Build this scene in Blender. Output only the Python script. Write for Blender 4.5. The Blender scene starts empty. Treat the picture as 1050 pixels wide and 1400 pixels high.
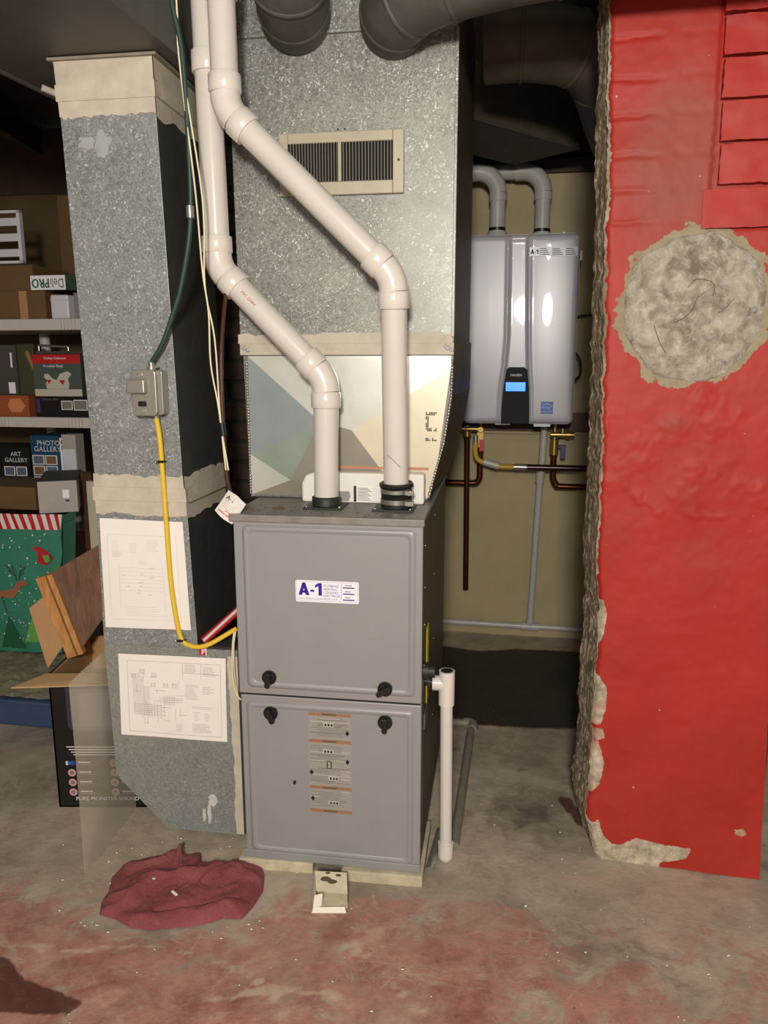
import bpy, math, random
from mathutils import Vector, Matrix, noise
from math import radians as R, sin, cos, pi
random.seed(7)
SC = bpy.context.scene
COL = SC.collection

# ------------------------------------------------------------------ camera, world, light, exposure
cam_d = bpy.data.cameras.new('camera'); cam = bpy.data.objects.new('camera', cam_d); COL.objects.link(cam)
cam.location = (0, 0, 1.25); cam.rotation_euler = (R(90-11), 0, 0)
cam_d.sensor_fit = 'VERTICAL'; cam_d.sensor_height = 36.0
cam_d.lens = 36.0*1051/1400; cam_d.clip_start = 0.02
SC.camera = cam
w = bpy.data.worlds.new('world'); SC.world = w; w.use_nodes = True
w.node_tree.nodes['Background'].inputs[0].default_value = (1.0, 0.93, 0.82, 1)
w.node_tree.nodes['Background'].inputs[1].default_value = 0.32
def lamp(name, loc, power, rad, color):
    l = bpy.data.lights.new(name, 'POINT'); l.energy = power; l.shadow_soft_size = rad; l.color = color
    o = bpy.data.objects.new(name, l); o.location = loc; COL.objects.link(o); return o
lamp('ceiling_bulb', (-0.12, -1.00, 1.72), 232, 0.13, (1.0, 0.945, 0.87))
lamp('overhead_fill', (0.0, -0.25, 2.12), 13, 0.06, (1.0, 0.94, 0.86))  # added fill lamp above the camera; no second bulb is known
SC.view_settings.view_transform = 'Standard'; SC.view_settings.look = 'None'
SC.view_settings.gamma = 1.0; SC.view_settings.use_curve_mapping = False
SC.view_settings.exposure = 0.30

# ------------------------------------------------------------------ materials
def s2l(c): return tuple((x/12.92 if x <= 0.04045 else ((x+0.055)/1.055)**2.4) for x in [v/255 for v in c])
def new_mat(name):
    m = bpy.data.materials.new(name); m.use_nodes = True
    return m, m.node_tree, m.node_tree.nodes['Principled BSDF']
def nd(nt, t, **k):
    n = nt.nodes.new(t)
    for a, b in k.items(): setattr(n, a, b)
    return n
def tex_noise(nt, scale, detail=4, rough=0.6, dist=0.0, vec=None):
    n = nd(nt, 'ShaderNodeTexNoise'); n.inputs['Scale'].default_value = scale; n.inputs['Detail'].default_value = detail
    n.inputs['Roughness'].default_value = rough; n.inputs['Distortion'].default_value = dist
    if vec: nt.links.new(vec, n.inputs['Vector'])
    return n
def ramp(nt, src, a, b, ca=(0,0,0,1), cb=(1,1,1,1)):
    r = nd(nt, 'ShaderNodeValToRGB'); r.color_ramp.elements[0].position = a; r.color_ramp.elements[1].position = b
    r.color_ramp.elements[0].color = ca; r.color_ramp.elements[1].color = cb
    nt.links.new(src, r.inputs[0]); return r
def mixc(nt, fac, a, b, mode='MIX'):
    m = nd(nt, 'ShaderNodeMix', data_type='RGBA', blend_type=mode)
    for s, i in ((fac, 0), (a, 6), (b, 7)):
        if isinstance(s, (int, float)): m.inputs[i].default_value = s
        elif isinstance(s, tuple): m.inputs[i].default_value = (*s[:3], 1)
        else: nt.links.new(s, m.inputs[i])
    return m.outputs[2]
def math_(nt, op, a, b=0.0, clamp=False):
    m = nd(nt, 'ShaderNodeMath', operation=op); m.use_clamp = clamp
    for s, i in ((a, 0), (b, 1)):
        if isinstance(s, (int, float)): m.inputs[i].default_value = s
        else: nt.links.new(s, m.inputs[i])
    return m.outputs[0]
def bump(nt, bs, h, strength, dist=0.002):
    b = nd(nt, 'ShaderNodeBump'); b.inputs['Strength'].default_value = strength; b.inputs['Distance'].default_value = dist
    nt.links.new(h, b.inputs['Height']); nt.links.new(b.outputs[0], bs.inputs['Normal'])
def objc(nt): return nd(nt, 'ShaderNodeTexCoord').outputs['Object']
MC = {}
def plain(name, rgb, rough=0.5, metal=0.0, var=0.0, scale=30, bmp=0.0, bscale=200, spec=0.5, emit=0, coat=0):
    if name in MC: return MC[name]
    m, nt, bs = new_mat(name); c = s2l(rgb)
    bs.inputs['Base Color'].default_value = (*c, 1); bs.inputs['Roughness'].default_value = rough
    bs.inputs['Metallic'].default_value = metal; bs.inputs['Specular IOR Level'].default_value = spec
    bs.inputs['Coat Weight'].default_value = coat
    v = objc(nt)
    if var:
        n = tex_noise(nt, scale, 5, vec=v)
        r = ramp(nt, n.outputs[0], 0.3, 0.7)
        nt.links.new(mixc(nt, r.outputs[0], tuple(x*(1-var) for x in c), tuple(min(1, x*(1+var*0.7)) for x in c)), bs.inputs['Base Color'])
    if bmp:
        n2 = tex_noise(nt, bscale, 4, vec=v); bump(nt, bs, n2.outputs[0], bmp)
    if emit:
        bs.inputs['Emission Color'].default_value = (*c, 1); bs.inputs['Emission Strength'].default_value = emit
    MC[name] = m; return m

def galvanized(name, lo, hi, rough=0.42, metal=0.35, scale=170, sparkle=1.0, blot=0.35):
    m, nt, bs = new_mat(name); v = objc(nt)
    d = tex_noise(nt, 60, 2, vec=v); vm = nd(nt, 'ShaderNodeVectorMath', operation='ADD')
    sc = nd(nt, 'ShaderNodeVectorMath', operation='SCALE'); sc.inputs['Scale'].default_value = 0.02
    nt.links.new(d.outputs['Color'], sc.inputs[0]); nt.links.new(v, vm.inputs[0]); nt.links.new(sc.outputs[0], vm.inputs[1])
    vo = nd(nt, 'ShaderNodeTexVoronoi'); vo.inputs['Scale'].default_value = scale; nt.links.new(vm.outputs[0], vo.inputs['Vector'])
    bw = nd(nt, 'ShaderNodeRGBToBW'); nt.links.new(vo.outputs['Color'], bw.inputs[0])
    r1 = ramp(nt, bw.outputs[0], 0.15, 0.85)
    big = tex_noise(nt, 7, 6, 0.65, 0.6, v); r2 = ramp(nt, big.outputs[0], 0.32, 0.7)
    base = mixc(nt, r1.outputs[0], s2l(lo), s2l(hi))
    base = mixc(nt, math_(nt, 'MULTIPLY', r2.outputs[0], blot), base, s2l(tuple(min(255, int(x*1.12+8)) for x in hi)))
    spk = ramp(nt, bw.outputs[0], 0.76, 0.84)
    mod = ramp(nt, tex_noise(nt, 22, 3, vec=v).outputs[0], 0.4, 0.62)
    sp = math_(nt, 'MULTIPLY', spk.outputs[0], mod.outputs[0])
    base = mixc(nt, math_(nt, 'MULTIPLY', sp, sparkle), base, s2l((225, 228, 228)))
    nt.links.new(base, bs.inputs['Base Color'])
    bs.inputs['Metallic'].default_value = metal
    rr = ramp(nt, bw.outputs[0], 0.0, 1.0, (rough-0.12,)*3+(1,), (rough+0.12,)*3+(1,))
    nt.links.new(rr.outputs[0], bs.inputs['Roughness'])
    bump(nt, bs, bw.outputs[0], 0.12, 0.002)
    return m
M_galv_tower = galvanized('galvanized_tower', (106, 108, 106), (146, 148, 146), metal=0.2, scale=270, sparkle=0.5)
M_galv_boot = galvanized('galvanized_boot', (116, 119, 113), (144, 146, 139), metal=0.2, scale=260, sparkle=0.12)
M_galv_plen = galvanized('galvanized_plenum', (98, 98, 92), (142, 142, 134), metal=0.3, scale=290, sparkle=0.6)
M_galv_dull = galvanized('galvanized_dull', (96, 98, 92), (118, 120, 112), metal=0.25, scale=120, sparkle=0.1, rough=0.5)
M_duct_dark = plain('dusty_duct_steel', (84, 82, 74), 0.6, 0.2, 0.25, 18)
M_duct_black = plain('sooty_duct_steel', (84, 76, 62), 0.7, 0.1, 0.25, 14)
M_trunk = plain('grey_trunk_steel', (92, 91, 83), 0.55, 0.25, 0.15, 9)
M_side_shade = plain('shaded_tower_side', (56, 55, 52), 0.65, 0.1, 0.2, 25, 0.2, 60)  # return duct's right side: weak light put into a darker colour
M_flank_shade = plain('shaded_brown_flank', (88, 76, 54), 0.5, 0.2, 0.2, 20)  # plenum flanks: shade put into the brown base colour
M_mastic = plain('beige_duct_sealant', (192, 183, 164), 0.75, 0, 0.16, 18, 0.4, 70)
M_pvc = plain('white_pvc', (212, 205, 196), 0.22, 0, 0.03, 12, coat=0.3)
M_pvc_hub = plain('white_pvc_fitting', (218, 210, 200), 0.25, 0, 0.02, 12, coat=0.3)
M_pvc_grey = plain('grey_white_pvc', (178, 176, 170), 0.35, 0, 0.08, 20)
M_pvc_dirty = plain('dusty_grey_pvc', (128, 122, 108), 0.55, 0, 0.2, 40)
M_furn = plain('grey_furnace_enamel', (146, 145, 143), 0.42, 0.1, 0.03, 8)
M_furn_top = plain('grey_furnace_top', (132, 129, 122), 0.5, 0.15, 0.2, 30)
M_furn_shade = plain('shaded_furnace_side', (96, 88, 70), 0.45, 0.4, 0.12, 20)  # darker copy of the cabinet colour, shade painted on the right side
M_black = plain('black_plastic', (22, 22, 23), 0.35)
M_blackgloss = plain('glossy_black_panel', (8, 8, 10), 0.06)
M_dark = plain('dark_gap', (14, 12, 10), 0.9)
M_white = plain('white_paper', (236, 231, 222), 0.8, 0, 0.02, 20)
M_ink = plain('grey_ink', (168, 164, 158), 0.8)
M_inkfaint = plain('faint_ink', (206, 201, 193), 0.8)
M_inkblack = plain('black_ink', (40, 38, 40), 0.7)
M_blueink = plain('violet_blue_ink', (48, 10, 150), 0.5)
M_stkwhite = plain('white_sticker', (235, 234, 240), 0.35)
M_grille = plain('cream_grille_enamel', (170, 162, 140), 0.45, 0.1, 0.1, 20)
M_slat = plain('grille_slat_enamel', (88, 82, 68), 0.5, 0.1, 0.1, 20)
M_chrome = plain('bright_screw', (205, 202, 195), 0.2, 0.9)
M_steel = plain('brushed_steel', (165, 162, 152), 0.3, 0.7, 0.06, 40)
M_boxsteel = plain('zinc_switch_box', (150, 146, 136), 0.36, 0.45, 0.06, 40)
M_rubber = plain('black_rubber', (36, 35, 33), 0.55)
M_yellow = plain('yellow_cable_jacket', (226, 188, 52), 0.45)
M_yellow2 = plain('yellow_gas_tube', (190, 150, 30), 0.45)
M_green = plain('green_armored_cable', (38, 62, 55), 0.5)
M_cream = plain('cream_thermostat_wire', (222, 212, 178), 0.5)
M_brownw = plain('brown_cable', (66, 36, 24), 0.5)
M_red = plain('red_enamel', (182, 32, 38), 0.4)
M_copper = plain('brown_copper', (92, 50, 26), 0.28, 0.75, 0.2, 30)
M_brass = plain('brass', (176, 150, 84), 0.3, 0.8)
M_iron = plain('black_iron_pipe', (52, 34, 32), 0.25, 0.4)
M_blueh = plain('blue_valve_handle', (40, 40, 110), 0.4)
M_heater = plain('silver_grey_enamel', (178, 176, 182), 0.3, 0.0, 0.02, 6, coat=0.25)
M_screen = plain('lit_blue_screen', (20, 110, 255), 0.3, emit=1.6)
M_eblue = plain('blue_energy_sticker', (20, 84, 160), 0.4)
M_beige = plain('beige_wall_paint', (168, 154, 116), 0.7, 0, 0.10, 5, 0.2, 60)
M_dim_wall = plain('dim_brown_wall', (86, 68, 40), 0.7, 0, 0.15, 5)
M_joist = plain('dark_old_joist', (60, 42, 28), 0.85, 0, 0.35, 12, 0.5, 60)
M_card = plain('cardboard', (172, 132, 88), 0.8, 0, 0.06, 12)
M_cardd = plain('brown_cardboard', (104, 78, 46), 0.8, 0, 0.08, 12)
M_cardin = plain('cardboard_inner', (196, 158, 112), 0.8, 0, 0.05, 12)
M_shelf = plain('white_plastic_shelf', (196, 190, 184), 0.5)
M_plas = plain('white_plastic', (206, 206, 210), 0.4)
M_cream2 = plain('cream_board', (196, 188, 160), 0.7, 0, 0.06, 10)
M_greybox = plain('grey_carton', (168, 160, 150), 0.6, 0, 0.05, 20)
M_darkgrey = plain('dark_grey_carton', (70, 66, 60), 0.7, 0, 0.1, 20)
M_boxblack = plain('black_printed_carton', (18, 15, 16), 0.45)
M_blue = plain('blue_plastic_bin', (62, 78, 112), 0.5, 0, 0.1, 12)
M_bluegrey = plain('clear_grey_liner', (84, 90, 96), 0.4, 0, 0.15, 12)
M_litter = plain('tan_litter', (150, 142, 118), 0.9, 0, 0.4, 60, 0.8, 90)
M_bag = plain('green_gift_paper', (50, 124, 98), 0.5, 0, 0.1, 8)
M_stone = plain('sooty_old_brick', (62, 50, 40), 0.9, 0, 0.35, 30, 0.8, 60)
M_mortar = plain('sooty_mortar', (48, 44, 38), 0.95, 0, 0.3, 30)
M_slab = plain('pale_concrete_block', (190, 178, 150), 0.85, 0, 0.22, 22, 0.8, 90)

def wood_mat(name, a, b, scale=8, stretch=(1, 1, 12), dirv=True):
    m, nt, bs = new_mat(name); v = objc(nt)
    mp = nd(nt, 'ShaderNodeMapping'); mp.inputs['Scale'].default_value = stretch; nt.links.new(v, mp.inputs[0])
    n = tex_noise(nt, scale, 6, 0.65, 1.2, mp.outputs[0]); r = ramp(nt, n.outputs[0], 0.35, 0.68)
    nt.links.new(mixc(nt, r.outputs[0], s2l(a), s2l(b)), bs.inputs['Base Color']); bs.inputs['Roughness'].default_value = 0.55
    return m
M_woodd = wood_mat('dark_oak_veneer', (84, 54, 34), (122, 82, 54), 9, (6, 6, 1))
M_woodl = wood_mat('golden_oak_edge', (168, 112, 58), (205, 150, 86), 14, (6, 6, 1))
M_plank = wood_mat('brown_plank', (58, 36, 22), (92, 60, 36), 10, (1, 8, 8))

def attr(nt, name):
    a = nd(nt, 'ShaderNodeAttribute'); a.attribute_name = name; return a.outputs['Fac']
def floor_material():
    m, nt, bs = new_mat('worn_basement_concrete'); v = objc(nt)
    n1 = tex_noise(nt, 3.2, 8, 0.62, 0.5, v); n2 = tex_noise(nt, 14, 8, 0.7, 0.3, v); n3 = tex_noise(nt, 70, 5, 0.7, 0, v)
    n4 = tex_noise(nt, 6, 8, 0.7, 1.0, v)
    conc = mixc(nt, ramp(nt, n1.outputs[0], 0.32, 0.68).outputs[0], s2l((142, 131, 115)), s2l((196, 181, 160)))
    conc = mixc(nt, math_(nt, 'MULTIPLY', ramp(nt, n2.outputs[0], 0.45, 0.75).outputs[0], 0.5), conc, s2l((92, 84, 74)))
    red = mixc(nt, ramp(nt, n2.outputs[0], 0.35, 0.65).outputs[0], s2l((146, 94, 84)), s2l((188, 134, 120)))
    red = mixc(nt, math_(nt, 'MULTIPLY', ramp(nt, n3.outputs[0], 0.5, 0.72).outputs[0], 0.5), red, s2l((184, 152, 136)))
    rf = math_(nt, 'ADD', attr(nt, 'red'), math_(nt, 'MULTIPLY', math_(nt, 'SUBTRACT', n4.outputs[0], 0.5), 2.1))
    rf = math_(nt, 'ADD', rf, math_(nt, 'MULTIPLY', math_(nt, 'SUBTRACT', n3.outputs[0], 0.5), 0.5))
    rm = ramp(nt, rf, 0.38, 0.62)
    c = mixc(nt, math_(nt, 'MULTIPLY', rm.outputs[0], 0.88), conc, red)
    nv = tex_noise(nt, 2.6, 6, 0.55, 1.6, v); av = math_(nt, 'ABSOLUTE', math_(nt, 'SUBTRACT', nv.outputs[0], 0.5))
    vein = math_(nt, 'MULTIPLY', ramp(nt, av, 0.004, 0.022, (1,1,1,1), (0,0,0,1)).outputs[0], ramp(nt, n4.outputs[0], 0.42, 0.6).outputs[0])
    c = mixc(nt, math_(nt, 'MULTIPLY', vein, 0.42), c, s2l((196, 176, 154)))
    n5 = tex_noise(nt, 4.5, 7, 0.65, 0.8, v); dr = math_(nt, 'MULTIPLY', ramp(nt, n5.outputs[0], 0.52, 0.66).outputs[0], ramp(nt, attr(nt, 'red'), 0.35, 0.7).outputs[0])
    c = mixc(nt, math_(nt, 'MULTIPLY', dr, 0.6), c, s2l((128, 62, 54)))
    n6 = tex_noise(nt, 3.7, 8, 0.7, 0.4, v); gp = math_(nt, 'MULTIPLY', ramp(nt, n6.outputs[0], 0.5, 0.62).outputs[0], 0.5)
    c = mixc(nt, gp, c, s2l((180, 160, 142)))
    pale = math_(nt, 'ADD', attr(nt, 'pale'), math_(nt, 'MULTIPLY', math_(nt, 'SUBTRACT', n2.outputs[0], 0.5), 1.1))
    c = mixc(nt, math_(nt, 'MULTIPLY', ramp(nt, pale, 0.42, 0.7).outputs[0], 0.8), c, s2l((192, 170, 148)))
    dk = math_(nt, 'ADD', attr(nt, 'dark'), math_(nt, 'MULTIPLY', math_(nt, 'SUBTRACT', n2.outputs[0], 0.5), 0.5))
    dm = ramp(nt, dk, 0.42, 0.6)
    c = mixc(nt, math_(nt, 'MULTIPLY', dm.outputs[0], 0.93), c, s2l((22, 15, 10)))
    gd = math_(nt, 'ADD', attr(nt, 'grime'), math_(nt, 'MULTIPLY', math_(nt, 'SUBTRACT', n2.outputs[0], 0.5), 0.9))
    c = mixc(nt, math_(nt, 'MULTIPLY', ramp(nt, gd, 0.4, 0.75).outputs[0], 0.6), c, s2l((70, 60, 52)))
    ws = math_(nt, 'ADD', attr(nt, 'wet'), math_(nt, 'MULTIPLY', math_(nt, 'SUBTRACT', n2.outputs[0], 0.5), 0.5))
    wm = ramp(nt, ws, 0.46, 0.56)
    c = mixc(nt, math_(nt, 'MULTIPLY', wm.outputs[0], 0.85), c, s2l((74, 36, 28)))
    spk = ramp(nt, tex_noise(nt, 130, 3, 0.6, 0, v).outputs[0], 0.70, 0.73)
    c = mixc(nt, math_(nt, 'MULTIPLY', spk.outputs[0], 0.55), c, s2l((206, 192, 170)))
    spd = ramp(nt, tex_noise(nt, 55, 3, 0.6, 2, v).outputs[0], 0.69, 0.74)
    c = mixc(nt, math_(nt, 'MULTIPLY', spd.outputs[0], 0.6), c, s2l((58, 44, 38)))
    nt.links.new(c, bs.inputs['Base Color'])
    rr = mixc(nt, wm.outputs[0], (0.62,)*3, (0.3,)*3); nt.links.new(rr, bs.inputs['Roughness'])
    bs.inputs['Specular IOR Level'].default_value = 0.4
    h = math_(nt, 'ADD', n2.outputs[0], math_(nt, 'MULTIPLY', n3.outputs[0], 0.5)); bump(nt, bs, h, 0.5, 0.006)
    return m
def redwall_material():
    m, nt, bs = new_mat('red_painted_masonry'); v = objc(nt)
    n1 = tex_noise(nt, 5, 6, 0.6, 0.4, v); n2 = tex_noise(nt, 35, 6, 0.7, 0, v); n3 = tex_noise(nt, 130, 4, 0.7, 0, v)
    red = mixc(nt, ramp(nt, n1.outputs[0], 0.3, 0.7).outputs[0], s2l((158, 40, 31)), s2l((172, 48, 38)))
    red = mixc(nt, math_(nt, 'MULTIPLY', ramp(nt, math_(nt, 'ADD', attr(nt, 'scuff'), math_(nt, 'MULTIPLY', math_(nt, 'SUBTRACT', n1.outputs[0], 0.5), 1.2)), 0.35, 0.95).outputs[0], 0.55), red, s2l((128, 74, 60)))
    conc = mixc(nt, ramp(nt, n2.outputs[0], 0.35, 0.65).outputs[0], s2l((138, 126, 104)), s2l((204, 190, 164)))
    conc = mixc(nt, math_(nt, 'MULTIPLY', ramp(nt, n1.outputs[0], 0.52, 0.56).outputs[0], 0.45), conc, s2l((168, 92, 80)))
    bf = math_(nt, 'ADD', attr(nt, 'bare'), math_(nt, 'MULTIPLY', math_(nt, 'SUBTRACT', n2.outputs[0], 0.5), 0.55))
    bm = ramp(nt, bf, 0.485, 0.515)
    conc = mixc(nt, math_(nt, 'MULTIPLY', attr(nt, 'ring'), 0.85), conc, mixc(nt, n2.outputs[0], s2l((126, 116, 92)), s2l((160, 148, 120))))
    c = mixc(nt, bm.outputs[0], red, conc)
    fl = ramp(nt, tex_noise(nt, 60, 2, 0.5, 0, v).outputs[0], 0.765, 0.775)
    c = mixc(nt, math_(nt, 'MULTIPLY', fl.outputs[0], 0.7), c, s2l((220, 180, 160)))
    nt.links.new(c, bs.inputs['Base Color'])
    rr = mixc(nt, bm.outputs[0], (0.55,)*3, (0.9,)*3); nt.links.new(rr, bs.inputs['Roughness']); bs.inputs['Specular IOR Level'].default_value = 0.3
    h = math_(nt, 'ADD', math_(nt, 'MULTIPLY', n2.outputs[0], 0.6), math_(nt, 'MULTIPLY', bm.outputs[0], -0.8))
    bump(nt, bs, h, 0.25, 0.002)
    return m
def rough_masonry(name, a, b, c3, sc=30, stretch=(1, 1, 0.35), thr=(0.55, 0.62), amt=0.8):
    m, nt, bs = new_mat(name); v = objc(nt)
    mp = nd(nt, 'ShaderNodeMapping'); mp.inputs['Scale'].default_value = stretch; nt.links.new(v, mp.inputs[0])
    n = tex_noise(nt, sc, 7, 0.7, 0.8, mp.outputs[0]); n2 = tex_noise(nt, sc*2.3, 5, 0.7, 0.3, mp.outputs[0])
    c = mixc(nt, ramp(nt, n.outputs[0], 0.35, 0.65).outputs[0], s2l(a), s2l(b))
    c = mixc(nt, math_(nt, 'MULTIPLY', ramp(nt, n2.outputs[0], *thr).outputs[0], amt), c, s2l(c3))
    nt.links.new(c, bs.inputs['Base Color']); bs.inputs['Roughness'].default_value = 0.9
    bump(nt, bs, n.outputs[0], 0.7, 0.01)
    return m
M_floor = floor_material(); M_redwall = redwall_material()
M_edge = rough_masonry('broken_plaster_edge', (98, 80, 60), (152, 134, 106), (214, 202, 172), 30, (1, 1, 0.55), (0.50, 0.58), 0.85)
M_cement = rough_masonry('grey_cement', (118, 110, 94), (182, 174, 156), (214, 207, 192), 20, (1, 1, 1), (0.5, 0.7), 0.6)
def film_material():
    m, nt, bs = new_mat('hazy_clear_plastic'); nt.nodes.remove(bs)
    out = nt.nodes['Material Output']; t = nd(nt, 'ShaderNodeBsdfTransparent'); d = nd(nt, 'ShaderNodeBsdfDiffuse')
    d.inputs[0].default_value = (*s2l((214, 204, 186)), 1); mx = nd(nt, 'ShaderNodeMixShader'); mx.inputs[0].default_value = 0.5
    nt.links.new(t.outputs[0], mx.inputs[1]); nt.links.new(d.outputs[0], mx.inputs[2]); nt.links.new(mx.outputs[0], out.inputs[0])
    return m
M_film = film_material()
def rag_material():
    m, nt, bs = new_mat('maroon_terry_cloth'); v = objc(nt)
    n = tex_noise(nt, 9, 6, 0.6, 0, v); n3 = tex_noise(nt, 260, 4, 0.7, 0, v)
    c = mixc(nt, ramp(nt, n.outputs[0], 0.35, 0.7).outputs[0], s2l((118, 52, 58)), s2l((142, 76, 80)))
    c = mixc(nt, math_(nt, 'MULTIPLY', ramp(nt, n3.outputs[0], 0.45, 0.7).outputs[0], 0.35), c, s2l((170, 100, 100)))
    nt.links.new(c, bs.inputs['Base Color']); bs.inputs['Roughness'].default_value = 0.95
    bump(nt, bs, n3.outputs[0], 0.5, 0.002); return m
M_rag = rag_material()

# ------------------------------------------------------------------ geometry builder
class G:
    def __init__(s): s.v = []; s.f = []; s.m = []; s.sm = []; s.att = {}
    def add(s, vs, fs, mi=0, smooth=False):
        o = len(s.v); s.v += [tuple(p) for p in vs]
        for f in fs: s.f.append([i+o for i in f]); s.m.append(mi); s.sm.append(smooth)
        return s
    def box(s, x0, x1, y0, y1, z0, z1, mi=0):
        return s.add([(x0,y0,z0),(x1,y0,z0),(x1,y1,z0),(x0,y1,z0),(x0,y0,z1),(x1,y0,z1),(x1,y1,z1),(x0,y1,z1)],
                     [(0,3,2,1),(4,5,6,7),(0,1,5,4),(1,2,6,5),(2,3,7,6),(3,0,4,7)], mi)
    def prism(s, pts, y0, y1, mi=0, axis='y', ms=None, back=None):   # pts: outline (a,b), extruded along an axis; back: other outline
        n = len(pts); back = back or pts
        def P(a, b, t): return (a, t, b) if axis == 'y' else ((a, b, t) if axis == 'z' else (t, a, b))
        vs = [P(a, b, y0) for a, b in pts] + [P(a, b, y1) for a, b in back]
        fs = [tuple(range(n)), tuple(range(2*n-1, n-1, -1))] + [(i, i+n, (i+1) % n+n, (i+1) % n) for i in range(n)]
        o = len(s.f); s.add(vs, fs, mi)
        if ms:
            for k, v in ms.items(): s.m[o+k] = v
        return s
    def quad(s, a, b, c, d, mi=0): return s.add([a, b, c, d], [(0, 1, 2, 3)], mi)
    def rect(s, x0, x1, z0, z1, y=0, mi=0): return s.add([(x0,y,z0),(x1,y,z0),(x1,y,z1),(x0,y,z1)], [(0,1,2,3)], mi)
    def tube(s, path, r, n=12, mi=0, caps=True):
        P = [Vector(p) for p in path]; k = len(P); rs = r if isinstance(r, (list, tuple)) else [r]*k
        t0 = (P[1]-P[0]).normalized(); up = Vector((0,0,1)) if abs(t0.z) < 0.9 else Vector((1,0,0))
        nx = t0.cross(up).normalized(); vs = []
        for i in range(k):
            t = (P[min(i+1,k-1)]-P[max(i-1,0)]).normalized(); nx = (nx - t*nx.dot(t)).normalized(); ny = t.cross(nx)
            for j in range(n):
                a = 2*pi*j/n; vs.append(P[i]+(nx*cos(a)+ny*sin(a))*rs[i])
        fs = [(i*n+j, i*n+(j+1) % n, (i+1)*n+(j+1) % n, (i+1)*n+j) for i in range(k-1) for j in range(n)]
        s.add(vs, fs, mi, True)
        if caps:
            s.add(vs[:n], [tuple(range(n-1, -1, -1))], mi); s.add(vs[-n:], [tuple(range(n))], mi)
        return s
    def cyl(s, c, axis, r, h, n=20, mi=0, r2=None):
        c = Vector(c); a = Vector(axis).normalized(); return s.tube([c, c+a*h], [r, r if r2 is None else r2], n, mi)
    def text(s, txt, o, size, mi=0, ux=(1,0,0), uy=(0,0,1), align='LEFT', sx=1.0):
        vs, fs = glyphs(txt, align); o = Vector(o); ux = Vector(ux); uy = Vector(uy)
        return s.add([o+ux*(x*size*sx)+uy*(y*size) for x, y in vs], fs, mi)
    def blob(s, c, rx, ry, rz, mi=0, nu=12, nv=8, jit=0.0):
        vs = []; fs = []
        for i in range(nv+1):
            for j in range(nu):
                th = pi*i/nv; ph = 2*pi*j/nu; k = 1+jit*noise.noise(Vector((i*1.3, j*0.9, c[0]*50)))
                vs.append((c[0]+rx*sin(th)*cos(ph)*k, c[1]+ry*sin(th)*sin(ph)*k, c[2]+rz*cos(th)*k))
        for i in range(nv):
            for j in range(nu): fs.append((i*nu+j, (i+1)*nu+j, (i+1)*nu+(j+1) % nu, i*nu+(j+1) % nu))
        return s.add(vs, fs, mi, True)
    def grid(s, nu, nv, fn, mi=0, smooth=True, closeu=False):
        vs = [fn(i/(nu-1) if not closeu else i/nu, j/(nv-1)) for j in range(nv) for i in range(nu)]
        fs = []
        for j in range(nv-1):
            for i in range(nu if closeu else nu-1):
                i2 = (i+1) % nu; fs.append((j*nu+i, j*nu+i2, (j+1)*nu+i2, (j+1)*nu+i))
        return s.add(vs, fs, mi, smooth)
    def obj(s, name, mats, parent=None, bevel=0, seg=2):
        me = bpy.data.meshes.new(name); me.from_pydata(s.v, [], s.f)
        mats = mats if isinstance(mats, (list, tuple)) else [mats]
        for m in mats: me.materials.append(m)
        me.polygons.foreach_set('material_index', s.m); me.polygons.foreach_set('use_smooth', s.sm)
        for k, vals in s.att.items():
            a = me.attributes.new(k, 'FLOAT', 'POINT'); a.data.foreach_set('value', vals)
        me.update()
        o = bpy.data.objects.new(name, me); COL.objects.link(o)
        if parent: o.parent = parent
        if bevel:
            b = o.modifiers.new('bevel', 'BEVEL'); b.width = bevel; b.segments = seg; b.limit_method = 'ANGLE'; b.angle_limit = R(40)
            b.harden_normals = False
        return o
_gc = {}
def glyphs(txt, align='LEFT'):
    k = (txt, align)
    if k in _gc: return _gc[k]
    cu = bpy.data.curves.new('lettering', 'FONT'); cu.body = txt; cu.align_x = align; cu.size = 1.0; cu.resolution_u = 2
    o = bpy.data.objects.new('lettering', cu); COL.objects.link(o)
    dg = bpy.context.evaluated_depsgraph_get(); me = o.evaluated_get(dg).to_mesh()
    r = ([(v.co.x, v.co.y) for v in me.vertices], [tuple(p.vertices) for p in me.polygons])
    o.evaluated_get(dg).to_mesh_clear(); bpy.data.objects.remove(o); bpy.data.curves.remove(cu)
    _gc[k] = r; return r
def thing(name, label, cat, loc=(0,0,0), rz=0, group=None):
    o = bpy.data.objects.new(name, None); o.empty_display_size = 0.05; COL.objects.link(o)
    o.location = loc; o.rotation_euler = (0, 0, R(rz)); return tag(o, label, cat, group)
def tag(o, label, cat, group=None, kind=None):
    if label: o['label'] = label
    if cat: o['category'] = cat
    if group: o['group'] = group
    if kind: o['kind'] = kind
    return o
def place(o, loc, rz): o.location = loc; o.rotation_euler = (0, 0, R(rz)); return o
def arc(corner, d_in, d_out, rad, n=7):      # fillet points at a corner between two directions
    d_in = Vector(d_in).normalized(); d_out = Vector(d_out).normalized(); c = Vector(corner)
    ang = d_in.angle(d_out); tl = rad*math.tan(ang/2); a = c-d_in*tl; pts = []
    nrm = (d_out-d_in*d_in.dot(d_out)).normalized(); ctr = a+nrm*rad
    for i in range(n):
        t = ang*i/(n-1); pts.append(ctr-nrm*rad*cos(t)+d_in*rad*sin(t))
    return pts
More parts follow.
